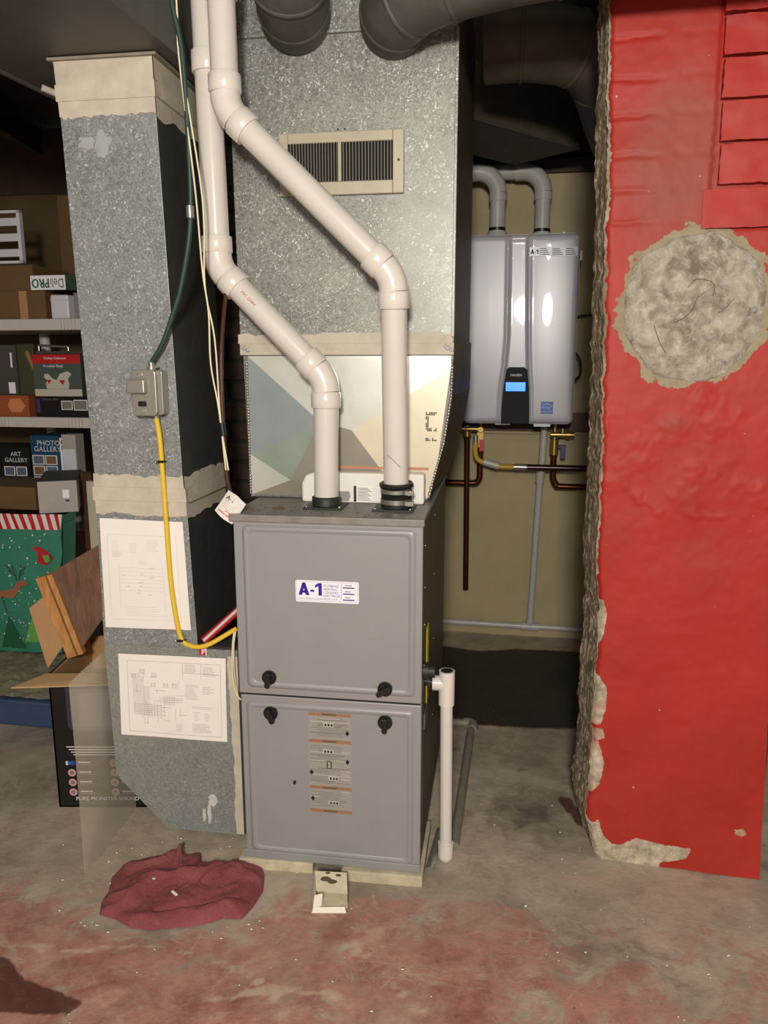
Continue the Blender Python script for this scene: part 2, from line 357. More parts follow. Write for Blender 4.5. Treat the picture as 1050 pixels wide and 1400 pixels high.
def smooth_path(pts, n=6):
    P = [Vector(p) for p in pts]; P = [P[0]*2-P[1]]+P+[P[-1]*2-P[-2]]; out = []
    for i in range(1, len(P)-2):
        for k in range(n):
            t = k/n; a, b, c, d = P[i-1:i+3]
            out.append(0.5*((2*b)+(c-a)*t+(2*a-5*b+4*c-d)*t*t+(3*b-a-3*c+d)*t**3))
    out.append(P[-2]); return out
def nz(x, y, z=0.0, o=4): return noise.fractal(Vector((x, y, z)), 0.8, 2.0, o)
def interp(tab, t):
    if t <= tab[0][0]: return tab[0][1]
    for (a, b), (c, d) in zip(tab, tab[1:]):
        if t <= c: return b+(d-b)*(t-a)/(c-a)
    return tab[-1][1]
def inpoly(x, y, P):
    c = False; n = len(P)
    for i in range(n):
        x1, y1 = P[i]; x2, y2 = P[i-1]
        if (y1 > y) != (y2 > y) and x < (x2-x1)*(y-y1)/(y2-y1)+x1: c = not c
    return c
def segd(x, y, P, closed=False):
    m = 9; n = len(P)
    for i in range(0 if closed else 1, n):
        x1, y1 = P[i-1]; x2, y2 = P[i]; dx = x2-x1; dy = y2-y1; L = dx*dx+dy*dy or 1e-9
        t = max(0, min(1, ((x-x1)*dx+(y-y1)*dy)/L)); m = min(m, math.hypot(x-x1-t*dx, y-y1-t*dy))
    return m
def polymask(x, y, P, soft):      # 1 inside, 0 outside, 0.5 at the outline
    d = segd(x, y, P, True); d = d if inpoly(x, y, P) else -d
    return max(0, min(1, 0.5+0.5*d/soft))

# ================================================================== SETTING
YAW = -8.5
def build_floor():
    g = G(); x0, x1, y0, y1 = -3.2, 1.6, -0.6, 3.62; st = 0.014
    # fine where seen
    nx = int((x1-x0)/0.02)+1
    ys = [y0+i*0.1 for i in range(int((1.1-y0)/0.1)+1)]; y = ys[-1]
    while y < y1: y += st; ys.append(y)
    ys[-1] = y1
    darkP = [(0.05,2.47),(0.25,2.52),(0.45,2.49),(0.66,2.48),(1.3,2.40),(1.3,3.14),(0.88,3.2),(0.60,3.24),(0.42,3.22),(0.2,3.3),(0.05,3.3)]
    wetP = [(-0.95,1.47),(-0.80,1.43),(-0.74,1.37),(-0.66,1.345),(-0.60,1.315),(-0.62,1.285),(-0.75,1.29),(-0.95,1.25)]
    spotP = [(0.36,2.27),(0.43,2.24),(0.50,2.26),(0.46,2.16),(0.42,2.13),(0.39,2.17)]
    cornP = [(0.50,2.06),(0.55,2.05),(0.55,1.88),(0.525,1.93)]
    cracks = [[(-0.90,1.48),(-0.67,1.45),(-0.49,1.47),(-0.39,1.44),(-0.28,1.385),(-0.22,1.33),(-0.20,1.24)], [(-0.07,1.46),(0.02,1.37),(0.07,1.30),(0.09,1.24)], [(-0.35,1.32),(-0.22,1.35),(-0.1,1.33)]]
    A = {k: [] for k in ('red', 'dark', 'pale', 'grime', 'wet')}
    vs = []; fs = []
    for y in ys:
        for i in range(nx):
            x = x0+(x1-x0)*i/(nx-1)
            near = y > 1.1
            h = 0.004*nz(x*3, y*3, 1) if near else 0
            red = 0.02
            if near or y <= 1.1:
                lim = interp([(-3.0,1.60),(-1.2,1.60),(-0.80,1.66),(-0.5,1.54),(-0.36,1.50),(-0.3,1.55),(0.0,1.58),(0.2,1.60),(0.5,1.60),(0.9,1.56),(1.6,1.5)], x)
                red = max(0.0, min(0.78, 0.5+(lim-y)*3.0))
                red -= 0.30*math.exp(-((x-0.45)**2+(y-1.55)**2)/0.02)
                if x > 0.25: red -= 0.30*min(1, (x-0.25)/0.3)
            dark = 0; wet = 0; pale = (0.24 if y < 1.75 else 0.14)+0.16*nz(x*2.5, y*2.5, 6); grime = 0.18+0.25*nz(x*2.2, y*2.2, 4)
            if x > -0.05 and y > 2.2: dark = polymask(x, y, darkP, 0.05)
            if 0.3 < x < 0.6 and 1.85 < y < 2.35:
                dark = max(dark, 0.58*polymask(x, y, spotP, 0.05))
            if x < -0.5 and y < 1.6: wet = polymask(x, y, wetP, 0.03)
            if 0.4 < x < 0.65 and 1.8 < y < 2.15: wet = max(wet, polymask(x, y, cornP, 0.03))
            if near and y < 1.6 and x < 0.2:
                for c in cracks:
                    d = segd(x, y, c); pale = max(pale, (0.66+0.25*nz(x*9, y*9, 2))*math.exp(-((d+0.01*nz(x*25, y*25))/0.013)**2)); h -= 0.0
            pale += 0.30*math.exp(-(((x-0.45)/0.25)**2+((y-1.68)/0.06)**2))+0.28*math.exp(-(((x+0.02)/0.12)**2+((y-1.50)/0.07)**2))
            pale += 0.22*math.exp(-(((x+0.1)/0.2)**2+((y-1.32)/0.05)**2))
            grime += 0.5*math.exp(-(((x-0.42)/0.10)**2+((y-1.95)/0.14)**2))+0.35*math.exp(-(((x-0.55)/0.25)**2+((y-1.42)/0.14)**2))+0.35*math.exp(-(((x-0.33)/0.12)**2+((y-2.33)/0.08)**2))
            grime += 0.35*math.exp(-(((x+0.28)/0.12)**2+((y-1.85)/0.10)**2))
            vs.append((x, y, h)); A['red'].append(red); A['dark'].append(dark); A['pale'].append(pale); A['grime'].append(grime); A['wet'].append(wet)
    for j in range(len(ys)-1):
        for i in range(nx-1): fs.append((j*nx+i, j*nx+i+1, (j+1)*nx+i+1, (j+1)*nx+i))
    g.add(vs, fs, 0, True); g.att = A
    # slab depth
    g2 = G(); g2.box(x0, x1, y0, y1, -0.10, -0.012)
    o = g.obj('floor', M_floor); o['kind'] = 'structure'
    o2 = g2.obj('slab', M_slab, o)
build_floor()

def setting():
    # back wall, turned like the house (10 degrees), painted beige behind the heater
    b = thing('wall_back', None, None, (0, 0, 0), -10); b['kind'] = 'structure'
    for k in ('label', 'category'):
        if k in b: del b[k]
    G().box(-1.05, 1.1, 3.47, 3.60, -0.02, 2.02).obj('painted_panel', M_beige, b)
    G().box(-3.2, -1.05, 3.47, 3.60, -0.02, 2.03).obj('dim_brown_wall', M_dim_wall, b)  # same back wall continued, its dim light put into a browner colour
    G().box(-3.2, 1.1, 3.455, 3.60, 2.02, 2.30).obj('rim_joist', M_joist, b)
    G().box(-0.2, 0.9, 3.44, 3.469, 2.02, 2.075).obj('sill_plate', M_plank, b)
    c = G().box(-3.4, 1.8, -0.7, 3.9, 2.33, 2.40).obj('ceiling', M_joist); c['kind'] = 'structure'
    base = G().box(-0.022, 0.022, 0, 4.5, 0, 0.145)
    j0 = None
    for i in range(10):
        if j0 is None: j = base.obj('joist', M_joist, c, 0.003); j0 = j
        else: j = j0.copy(); COL.objects.link(j); j.parent = c
        j.location = (-3.15+i*0.52, -0.65, 2.186)
    wr = G().box(1.35, 1.45, 1.75, 3.7, -0.02, 2.33).obj('wall_right_added', M_joist); wr['kind'] = 'structure'  # dark wall added to close off the ambient glow beyond the pier
    wl = G().box(-3.4, -3.3, -0.7, 3.9, -0.02, 2.33).obj('wall_left', M_dim_wall); wl['kind'] = 'structure'
setting()

# ------------------------------------------------------------------ red masonry pier
EDGE = [(0,-0.052),(0.05,-0.07),(0.12,-0.085),(0.35,-0.083),(0.64,-0.080),(0.82,-0.094),(1.08,-0.097),(1.37,-0.106),(1.48,-0.112),(1.71,-0.117),(2.0,-0.130),(2.3,-0.14)]
def red_pier():
    W = thing('wall_pier', None, None, (0.597, 1.755, 0), -12); W['kind'] = 'structure'
    def ledge(z): return interp(EDGE, z)+0.007*nz(z*14, 3.1)+0.003*nz(z*60, 9)
    HT = 2.33; nu, nv = 96, 430; vs = []; bare = []; scuff = []; fs = []
    bp = [[(-0.12,0.70),(-0.07,0.69),(-0.062,0.66),(-0.068,0.60),(-0.085,0.56),(-0.12,0.56)],
          [(-0.12,0.50),(-0.075,0.50),(-0.052,0.47),(-0.052,0.42),(-0.062,0.37),(-0.12,0.37)],
          [(-0.12,0.36),(-0.055,0.36),(-0.05,0.335),(-0.075,0.325),(-0.12,0.32)],
          [(-0.12,0.33),(-0.065,0.325),(-0.048,0.27),(-0.055,0.21),(-0.085,0.175),(-0.12,0.12)],
          [(-0.12,0.17),(-0.088,0.12),(-0.068,0.10),(-0.055,0.115),(-0.045,0.08),(-0.02,0.048),(0.005,0.05),(0.04,0.072),(0.07,0.068),(0.12,0.062),(0.172,0.06),(0.165,0.03),(0.10,0.012),(0.10,-0.02),(-0.12,-0.02)],
          [(0.268,0.125),(0.29,0.13),(0.297,0.115),(0.285,0.108),(0.27,0.114)]]
    for j in range(nv):
        z = HT*j/(nv-1); xl = ledge(z); xr = interp([(0,0.335),(0.4,0.318),(2.33,0.33)], z)
        for i in range(nu):
            u = i/(nu-1); x = xl+(xr-xl)*u
            y = 0.005*nz(x*5, z*5, 2, 2)+0.0009*nz(x*30, z*30, 5)
            for zj in (1.551, 1.616, 1.686, 1.767, 1.839, 1.92):     # mortar joints showing through the plaster
                zz = z-zj-0.004*nz(x*20, zj*9)
                k = math.exp(-(zz/0.0035)**2)*max(0, min(1, (0.0-x)/0.05 if x < 0 else 0))
                y += 0.0055*k
                if x > 0.02: y += 0.001*math.exp(-(zz/0.006)**2)
            if x > 0.098 and z > 1.53: y += 0.006
            # crazed lumps lower right
            if 0.9 < z < 1.2: y -= 0.006*max(0, nz(x*12, z*12, 8))
            y += 0.012*math.exp(-((x-xl)/0.006)**2)
            m = 0.02
            if z < 0.75:
                for P in bp: m = max(m, polymask(x, z, P, 0.014))
            if z > 0.75: m = max(m, 0.66-(x-xl)/(0.030+0.03*max(0, nz(z*13, 4.4))))
            else: m = max(m, 0.6-(x-xl)/0.010)
            r = math.hypot((x-0.082)/0.158, (z-1.369)/0.165)
            m = max(m, min(0.66, 0.5+(1.04-r+0.09*nz(x*22, z*22, 6)+0.03*nz(x*60, z*60, 2))*3)) if r < 1.35 else m
            s = 0.95*math.exp(-(((x-0.02)/0.10)**2+((z-1.66)/0.17)**2))+0.7*math.exp(-(((x-0.06)/0.07)**2+((z-1.115)/0.035)**2))
            if z > 1.45: s += 0.32
            vs.append((x, y, z)); bare.append(max(0, m)); scuff.append(s)
    for j in range(nv-1):
        for i in range(nu-1): fs.append((j*nu+i, j*nu+i+1, (j+1)*nu+i+1, (j+1)*nu+i))
    g = G(); g.add(vs, fs, 0, True); g.att = {'bare': bare, 'scuff': scuff, 'ring': [1.0 if math.hypot((p[0]-0.082)/0.158, (p[2]-1.369)/0.165) < 1.35 else 0.0 for p in vs]}
    g.obj('painted_face', M_redwall, W)
    # broken left return: goes straight back from the front corner
    dx, dy = sin(R(-12)), cos(R(-12))
    def ret(u, v):
        z = HT*v; xl = ledge(z); d = u*interp([(0,.16),(.6,.15),(1.3,.11),(2,.10)], z)
        nn = 0.006*nz(u*3, z*5, 3)+0.0022*nz(u*9, z*30, 6)
        return (xl+0.004+dx*d-nn*(0.1+u*(0.9)), 0.010+dy*d, z)
    g = G(); g.grid(16, 420, ret); g.obj('broken_edge', M_edge, W)
    g = G(); g.box(-0.055, 0.325, 0.09, 0.105, 0, HT); g.box(0.312, 0.328, 0.014, 0.17, 0, HT); g.obj('rear_face', M_mortar, W)
    # proud bricks, upper right
    rows = [(1.948,2.022),(1.868,1.941),(1.786,1.861),(1.704,1.779),(1.619,1.697)]
    for k, (z0, z1) in enumerate(rows):
        xs = 0.100+0.003*k
        def bf(u, v, z0=z0, z1=z1, xs=xs, k=k):
            x = xs+(0.325-xs)*u; z = z0+(z1-z0)*v
            e = min(u*(0.325-xs), (1-v)*(z1-z0), v*(z1-z0))
            y = -0.014-0.003*nz(x*14, z*14, k)
            return (x+0.003*nz(z*40, k), y, z+0.0022*nz(x*30, k*7))
        g = G(); g.grid(26, 14, bf); bx = G()
        g.add([bf(0, 0), bf(0, 1), (xs, 0.01, z1), (xs, 0.01, z0)], [(0, 1, 2, 3)])
        g.add([bf(0, 0), bf(1, 0), (0.325, 0.01, z0), (xs, 0.01, z0)], [(0, 3, 2, 1)]); g.add([bf(0, 1), bf(1, 1), (0.325, 0.01, z1), (xs, 0.01, z1)], [(0, 1, 2, 3)])
        g.att = {'bare': [0.02]*len(g.v), 'scuff': [0.32]*len(g.v)}
        g.obj('brick', M_redwall, W)
    def bf(u, v):
        x = 0.085+(0.325-0.085)*u; z = 1.532+0.078*v; e = min(u*0.24, (1-v)*0.078, v*0.078)
        return (x, -0.005-0.003*nz(x*14, z*14, 9), z+0.002*nz(x*30, 77))
    g = G(); g.grid(26, 12, bf); g.att = {'bare': [0.02]*len(g.v), 'scuff': [0.2]*len(g.v)}; g.obj('brick', M_redwall, W)
    # round cement plug
    c = G()
    def cf(u, v):
        a = 2*pi*u; rr = v*(1+0.07*nz(cos(a)*1.7, sin(a)*1.7, 3)+0.03*nz(cos(a)*8, sin(a)*8, 1))
        x = 0.082+0.150*rr*cos(a); z = 1.369+0.157*rr*sin(a)
        dome = 0.020*(1-v**4)
        y = -0.002-dome+0.010*nz(x*16, z*16, 4)*(1-v**6)+0.004*nz(x*55, z*55, 7)*(1-v**6)
        if v > 0.99: y = 0.004
        return (x, y, z)
    c.grid(120, 48, cf, closeu=True)
    c.obj('cement_patch', M_cement, W)
    for P in ([(0.10,1.40),(0.085,1.385),(0.078,1.365),(0.06,1.345),(0.04,1.335)], [(0.065,1.41),(0.08,1.425),(0.11,1.42),(0.118,1.405),(0.115,1.39)], [(0.13,1.355),(0.145,1.365),(0.16,1.385)], [(0.0,1.33),(0.012,1.30),(0.03,1.27),(0.055,1.255)]):
        def sy(x, z): 
            v = math.hypot((x-0.082)/0.15, (z-1.369)/0.157); return -0.0035-0.020*(1-v**4)+0.010*nz(x*16, z*16, 4)*(1-v**6)+0.004*nz(x*55, z*55, 7)*(1-v**6)
        G().tube([(p.x, sy(p.x, p.z)+0.0012, p.z) for p in smooth_path([(a, 0, b) for a, b in P], 8)], 0.0007, 5).obj('crack', plain('crack_grey', (84,76,64), .9), W)
red_pier()

# ================================================================== FURNACE
def rounded(x0, x1, z0, z1, r, n=5):
    pts = []
    for cx, cz, a0 in ((x1-r, z0+r, -90), (x1-r, z1-r, 0), (x0+r, z1-r, 90), (x0+r, z0+r, 180)):
        for i in range(n): a = R(a0+90*i/(n-1)); pts.append((cx+r*cos(a), cz+r*sin(a)))
    return pts
def emboss(g, x0, x1, z0, z1, yf, depth=0.005, rad=0.012, wd=0.005, mi=0):  # raised panel with a rounded ridge
    o0 = rounded(x0, x1, z0, z1, rad); n = len(o0); rings = []
    for ins, dy in ((0, 0), (wd, -depth), (wd*2.2, -depth), (wd*3.2, -depth*0.35)):
        rings.append([(x+(ins if x < (x0+x1)/2 else -ins), yf+dy, z+(ins if z < (z0+z1)/2 else -ins)) for x, z in o0])
    vs = [p for r in rings for p in r]
    fs = [(k*n+i, k*n+(i+1) % n, (k+1)*n+(i+1) % n, (k+1)*n+i) for k in range(3) for i in range(n)]
    g.add(vs, fs, mi, True); g.add(rings[-1], [tuple(range(n))], mi)
def a_one(g, x, y, z, h, mi):      # heavy A, dash and flagged 1
    k = h/0.030
    for P in ([(0,0),(.0085,0),(.0165,.030),(.0095,.030)], [(.0172,0),(.0262,0),(.0165,.030),(.0095,.030)], [(.006,.0055),(.020,.0055),(.019,.0110),(.0075,.0110)],
              [(.0285,.0085),(.0375,.0085),(.0375,.0135),(.0285,.0135)], [(.0475,0),(.0555,0),(.0555,.030),(.0475,.030)], [(.0395,.0185),(.0475,.0225),(.0475,.030),(.0395,.0245)]):
        g.add([(x+a*k, y, z+b*k) for a, b in P], [tuple(range(len(P)))], mi)
def furnace():
    F = thing('gas_furnace', 'tall grey upflow gas furnace with two stacked door panels', 'furnace', (-0.352, 1.740, 0.0), YAW)
    W, D, Z0, Z1 = 0.445, 0.72, 0.032, 0.898
    g = G(); g.box(0.002, W-0.002, 0.016, D, Z0, Z1, 0)
    for k in (3,): g.m[-3] = 1
    g.m[-6+3] = 1
    g.obj('cabinet', [M_furn, M_furn_shade], F, 0.002)
    g = G(); g.box(-0.006, W+0.003, -0.004, D, Z1, Z1+0.010); g.box(-0.006, W+0.003, -0.006, 0.004, Z1-0.008, Z1+0.010); g.obj('top_panel', M_furn_top, F, 0.003)
    up = G(); up.box(0.003, W-0.001, 0.0, 0.0165, 0.4675, Z1-0.006); emboss(up, 0.024, W-0.016, 0.484, 0.883, -0.0002)
    ud = up.obj('upper_door', M_furn, F, 0.0025)
    lo = G(); lo.box(0.006, W-0.001, 0.0, 0.0165, Z0+0.002, 0.4635); emboss(lo, 0.020, W-0.018, 0.047, 0.449, -0.0002)
    ld = lo.obj('lower_door', M_furn, F, 0.0025)
    G().box(0.0, W, -0.005, 0.004, Z0-0.003, Z0+0.018).obj('bottom_rail', M_furn, F, 0.002)
    G().box(0.004, W-0.004, 0.003, 0.014, 0.4636, 0.4674).obj('door_gap', M_dark, F)
    for (x, z, a, p) in ((0.080,0.513,-8,ud), (0.359,0.502,-55,ud), (0.081,0.422,20,ld), (0.359,0.418,0,ld)):
        g = G(); g.cyl((x, 0.001, z), (0,-1,0), 0.0175, 0.009, 24, 0); g.cyl((x, -0.008, z), (0,-1,0), 0.0150, 0.003, 24, 0, 0.013)
        c, s = cos(R(a)), sin(R(a)); pts = [(-0.005,0.013),(0.005,0.013),(0.0065,-0.016),(0.004,-0.022),(-0.004,-0.022),(-0.0065,-0.016)]
        g.prism([(x+q*c-w_*s*-1*-1, z+q*s+w_*c) for q, w_ in pts][::-1], -0.021, -0.009)
        o = g.obj('latch_knob', M_black, p, 0.001)
    # shop sticker
    g = G(); x0, x1, z0, z1 = 0.149, 0.298, 0.705, 0.757; y = -0.0022
    g.prism(rounded(x0, x1, z0, z1, 0.004), y-0.0008, y+0.0005, 0); yy = y-0.0012
    for a, b, c_, d in ((x0+.003,x1-.003,z0+.003,z0+.0035),(x0+.003,x1-.003,z1-.0035,z1-.003),(x0+.003,x0+.0035,z0+.003,z1-.003),(x1-.0035,x1-.003,z0+.003,z1-.003),(x0+.108,x0+.109,z0+.009,z1-.006)): g.rect(a, b, c_, d, yy, 2)
    a_one(g, x0+0.007, yy-0.0001, z0+0.0165, 0.030, 1)
    for i, t in enumerate(('PLUMBING', 'HEATING', 'COOLING', 'ELECTRICAL')): g.text(t, (x0+0.0665, yy, z1-0.0145-i*0.0078), 0.0078, 3, sx=0.95)
    g.text('www.BetterCleanerFaster.com', (x0+0.0075, yy, z0+0.0065), 0.0078, 2, sx=0.93)
    for i in range(3):
        zz = z1-0.010-i*0.0145
        g.rect(x0+0.117, x0+0.133-i*0.002, zz, zz+0.0025, yy, 2); g.rect(x0+0.112, x0+0.139, zz-0.006, zz-0.003, yy, 3)
    g.obj('shop_sticker', [M_stkwhite, M_blueink, plain('pale_ink', (150,148,160), .6), plain('violet_ink', (90,70,140), .6)], ud)
    # warning label
    g = G(); x0, x1, z0, z1 = 0.173, 0.278, 0.170, 0.432; y = -0.0022; yy = y-0.0010
    g.box(x0, x1, y-0.0006, y+0.0005, z0, z1, 0); rnd = random.Random(3)
    for zz in (z1-0.009, z1-0.078, z0+0.062, z0): g.rect(x0+.0004, x1-.0004, zz, zz+0.0085, yy, 1); g.rect(x0+.034, x0+.068, zz+.0025, zz+.006, yy-0.0002, 3)
    zz = z1-0.015
    while zz > z0+0.012:
        bad = any(abs(zz-q) < 0.010 for q in (z1-0.074, z0+0.066))
        if not bad:
            w_ = rnd.uniform(0.5, 0.95); xa = x0+0.003+rnd.choice((0, 0, 0.02))
            if 0.130 < z1-zz < 0.142: g.text('\u25A0', (x0+.046, yy, zz-0.001), 0.001, 3); g.rect(x0+.044, x0+.056, zz-.004, zz+.008, yy-.0001, 3); g.rect(x0+.047, x0+.053, zz-.001, zz+.005, yy-.0003, 2)
            else: g.rect(xa, min(x1-.003, xa+0.1*w_), zz, zz+0.0012, yy, 3 if rnd.random() < .12 else 4); 
            if rnd.random() < 0.28: g.rect(x0+0.004+rnd.choice((0, .074)), x0+0.026+rnd.choice((0, .07)) if rnd.random() < .5 else x1-0.004, zz+.0022, zz+0.0048, yy-.0001, 2)
        zz -= 0.0042
    for px_, pz_ in ((x0+.036, z1-.036), (x0+.034, z1-.105), (x0+.047, z0+.087), (x0+.047, z0+.022)):
        g.rect(px_, px_+.026, pz_, pz_+.011, yy-.0003, 2)
        for k in range(3): g.rect(px_+.004+k*.0075, px_+.0085+k*.0075, pz_+.002, pz_+.0075, yy-.0005, 5)
    for px_, pz_ in ((x1-.010, z1-.050), (x1-.010, z1-.124), (x0+.006, z0+.105), (x0+.008, z0+.036)):
        g.prism([(px_-.005,pz_),(px_,pz_+.007),(px_+.005,pz_),(px_,pz_-.007)][::-1], yy-.0006, yy-.0002, 5)
    g.obj('warning_label', [plain('label_grey', (150,146,140), .5), plain('label_orange', (150,110,82), .5), plain('label_white', (176,171,163), .5), plain('label_dark', (84,76,70), .5), plain('label_mid', (118,114,110), .5), M_black], ld)
    G().prism([(0.131,0.243),(0.135,0.249),(0.140,0.247),(0.138,0.239),(0.134,0.236)][::-1], -0.0026, -0.0015).obj('paint_chip', M_black, ld)
    # rivets and gas/vent ring on the right side
    g = G()
    for z in (0.84, 0.74, 0.65, 0.55): g.blob((W+0.001, 0.035, z), 0.002, 0.002, 0.002, 0, 8, 4)
    for z in (0.86, 0.70, 0.52, 0.30): g.blob((W+0.001, 0.30, z), 0.002, 0.002, 0.002, 0, 8, 4)
    tag(g.obj('rivets', M_chrome, F), None, None, None, 'stuff')
    g = G(); g.box(W-0.0005, W+0.001, 0.11, 0.155, 0.42, 0.615); g.obj('energy_label', plain('yellow_label', (206, 190, 30), .6), F)
    g = G(); g.box(W-0.0005, W+0.0012, 0.06, 0.15, 0.375, 0.412); g.obj('foil_patch', M_steel, F)
    g = G(); g.cyl((W-0.001, 0.045, 0.532), (1,0,0), 0.021, 0.012, 20); g.cyl((W+0.010, 0.045, 0.532), (1,0,0), 0.015, 0.016, 20); g.obj('drain_grommet', M_rubber, F)
    # dust and rust specks on the top
    g = G(); rnd = random.Random(5)
    for i in range(34):
        x = rnd.uniform(0.02, 0.36); y_ = rnd.uniform(0.01, 0.11); r = rnd.uniform(0.0012, 0.0035)
        g.blob((x, y_, Z1+0.0105), r*1.6, r, 0.0012, 0, 6, 3)
    g.blob((0.092, 0.075, Z1+0.011), 0.015, 0.006, 0.003, 0, 10, 5, 0.5)
    o = g.obj('rust_crumbs', plain('rust_brown', (104, 74, 52), .9), F); o['kind'] = 'stuff'
furnace()
# pads under the furnace
for nm, x0, x1, y0, lab in (('concrete_pad', -0.012, 0.178, -0.012, 'pale concrete pad under the left front of the furnace'), ('concrete_pad', 0.252, 0.452, -0.022, 'pale concrete pad under the right front of the furnace')):
    g = G()
    g.prism([(x0, y0), (x1, y0+0.005), (x1, 0.22), (x0, 0.22)], -0.003, 0.0285, 0, 'z')
    o = place(g.obj(nm, M_slab, None, 0.004), (-0.352, 1.740, 0), YAW); tag(o, lab, 'concrete pad')
o = place(G().box(0.02, 0.43, 0.30, 0.60, 0.0, 0.028).obj('concrete_pad', M_slab), (-0.352, 1.740, 0), YAW); tag(o, 'pale concrete pad hidden deep under the back of the furnace', 'concrete pad')

# ================================================================== PLENUM
NL = (-0.362, 1.965, 0)
def plenum():
    N = thing('supply_plenum', 'wide galvanized sheet metal plenum standing above the furnace', 'duct', NL, YAW)
    # upper box (a little wider at the back), side faces coloured darker to carry their shade
    top = 2.185
    fr = [(0.004, 1.31), (0.531, 1.31), (0.531, top), (-0.004, top)]; bk = [(0.004, 1.31), (0.548, 1.31), (0.548, top), (-0.004, top)]
    g = G(); g.prism(fr, 0.0, 0.60, 0, back=bk, ms={3: 1}); g.m[2:6] = [0, 0, 0, 0]
    # faces: 0 front,1 back,2 bottom,3 right,4 top,5 left
    g.m[3] = 1; g.m[5] = 1; g.obj('upper_box', [M_galv_plen, M_flank_shade], N)
    g = G(); g.box(-0.006, 0.534, -0.010, 0.006, 1.985, 1.992); g.box(0.529, 0.536, -0.006, 0.012, 1.31, 1.985); g.obj('corner_seam', M_galv_plen, N, 0.001)
    # coil case with cross-broken shiny front sheet
    lo = [(0.016, 0.910), (0.474, 0.910), (0.513, 1.06), (0.533, 1.17), (0.535, 1.31), (0.008, 1.31)]
    g = G(); g.prism(lo, 0.004, 0.58, 1, back=[(a+(0.02 if a > .3 else 0), b) for a, b in lo]); g.m[0] = 2
    g.obj('coil_case', [M_galv_dull, M_flank_shade, M_galv_dull], N)
    x0, x1, z0, z1 = 0.020, 0.528, 0.915, 1.266
    g = G(); rnd = random.Random(2)
    def xr(z): return interp([(0.91,0.474),(1.06,0.512),(1.17,0.528),(1.27,0.530)], z)
    # facets: outer frame, left diamond, right diamond
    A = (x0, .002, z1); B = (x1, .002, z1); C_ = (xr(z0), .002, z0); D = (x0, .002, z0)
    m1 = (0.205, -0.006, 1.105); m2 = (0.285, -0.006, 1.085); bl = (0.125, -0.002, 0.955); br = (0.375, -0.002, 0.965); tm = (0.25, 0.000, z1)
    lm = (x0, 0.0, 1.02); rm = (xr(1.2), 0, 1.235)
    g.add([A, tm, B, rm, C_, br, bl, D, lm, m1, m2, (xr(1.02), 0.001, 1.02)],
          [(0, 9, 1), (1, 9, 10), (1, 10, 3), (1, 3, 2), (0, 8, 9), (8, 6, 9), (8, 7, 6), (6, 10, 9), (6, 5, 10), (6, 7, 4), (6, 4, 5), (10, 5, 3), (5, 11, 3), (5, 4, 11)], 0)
    mats = [0, 0, 0, 0, 1, 2, 0, 3, 3, 3, 3, 4, 4, 4]  # mirrored surroundings put into each facet's colour
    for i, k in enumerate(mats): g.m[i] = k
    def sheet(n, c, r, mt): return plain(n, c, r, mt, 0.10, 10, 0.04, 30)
    g.obj('front_sheet', [sheet('bright_reflection_sheet', (206,206,196), .28, .35), sheet('blue_reflection_sheet', (150,160,160), .3, .3), sheet('green_reflection_sheet', (150,164,150), .3, .3), sheet('grey_reflection_sheet', (150,143,130), .35, .3), sheet('cream_reflection_sheet', (214,202,176), .35, .2)], N)
    # sealant band and flange
    g = G(); n = 60
    for i in range(n):
        a = -0.001+0.533*i/n; b = -0.001+0.533*(i+1)/n; ta = 1.322+0.006*nz(a*30, 1); tb = 1.322+0.006*nz(b*30, 1)
        if not (0.21 < a < 0.5): ta -= 0.004; tb -= 0.004
        g.add([(a, -.004, 1.296), (b, -.004, 1.296), (b, -.0015, tb), (a, -.0015, ta), (a, .001, 1.296), (b, .001, 1.296)], [(0, 1, 2, 3), (0, 4, 5, 1)])
    g.obj('sealant_band', M_mastic, N)
    G().box(0.004, 0.536, -0.0075, 0.004, 1.268, 1.296).obj('flange_strip', M_mastic, N, 0.0015)
    g = G()
    for (a, b) in ((0.010, 0.02), (0.515, 0.022)):
        for k in range(5): g.blob((a+k*0.0045, -0.008, 1.286+0.006*random.random()-k*0.002), 0.0035, 0.002, 0.0045, 0, 8, 5, 0.8)
    tag(g.obj('sealant_lump', M_pvc_grey, N), None, None, None, 'stuff')
    g = G()
    for k in range(46):   # ragged sheet edges with foil
        z = 0.92+0.34*k/46; g.blob((0.018, -0.001, z), 0.0025+0.002*random.random(), 0.003, 0.006, 0, 6, 4, 0.4); g.blob((xr(z)+0.003, -0.001, z), 0.002+0.0025*random.random(), 0.003, 0.006, 0, 6, 4, 0.4)
    tag(g.obj('crimped_edge', M_steel, N), None, None, None, 'stuff')
    G().box(0.20, 0.478, -0.004, 0.002, 0.988, 0.994).obj('orange_tape', plain('dull_orange', (190,130,100), .6), N)
    # dot-matrix print near the right edge
    g = G(); rnd = random.Random(11)
    for x_, z_, w_, h_ in ((0.470,1.128,0.030,0.004),(0.470,1.118,0.010,0.030),(0.470,1.089,0.030,0.004),(0.470,1.065,0.030,0.004)):
        for i in range(int(w_/0.004)):
            for j in range(max(2, int(h_/0.004))):
                if rnd.random() < 0.8: g.rect(x_+i*.004, x_+i*.004+.003, z_-j*.004, z_-j*.004+.003, -0.0055, 0)
    g.obj('stencil_print', M_inkblack, N)
    # crumpled tape / liner on the right flank
    g = G(); g.grid(10, 14, lambda u, v: (xr(0.93+0.36*v)+0.004+0.012*u+0.004*nz(u*6, v*9, 1), 0.02+0.30*u, 0.93+0.37*v)); g.obj('flank_foil', M_flank_shade, N)
plenum()

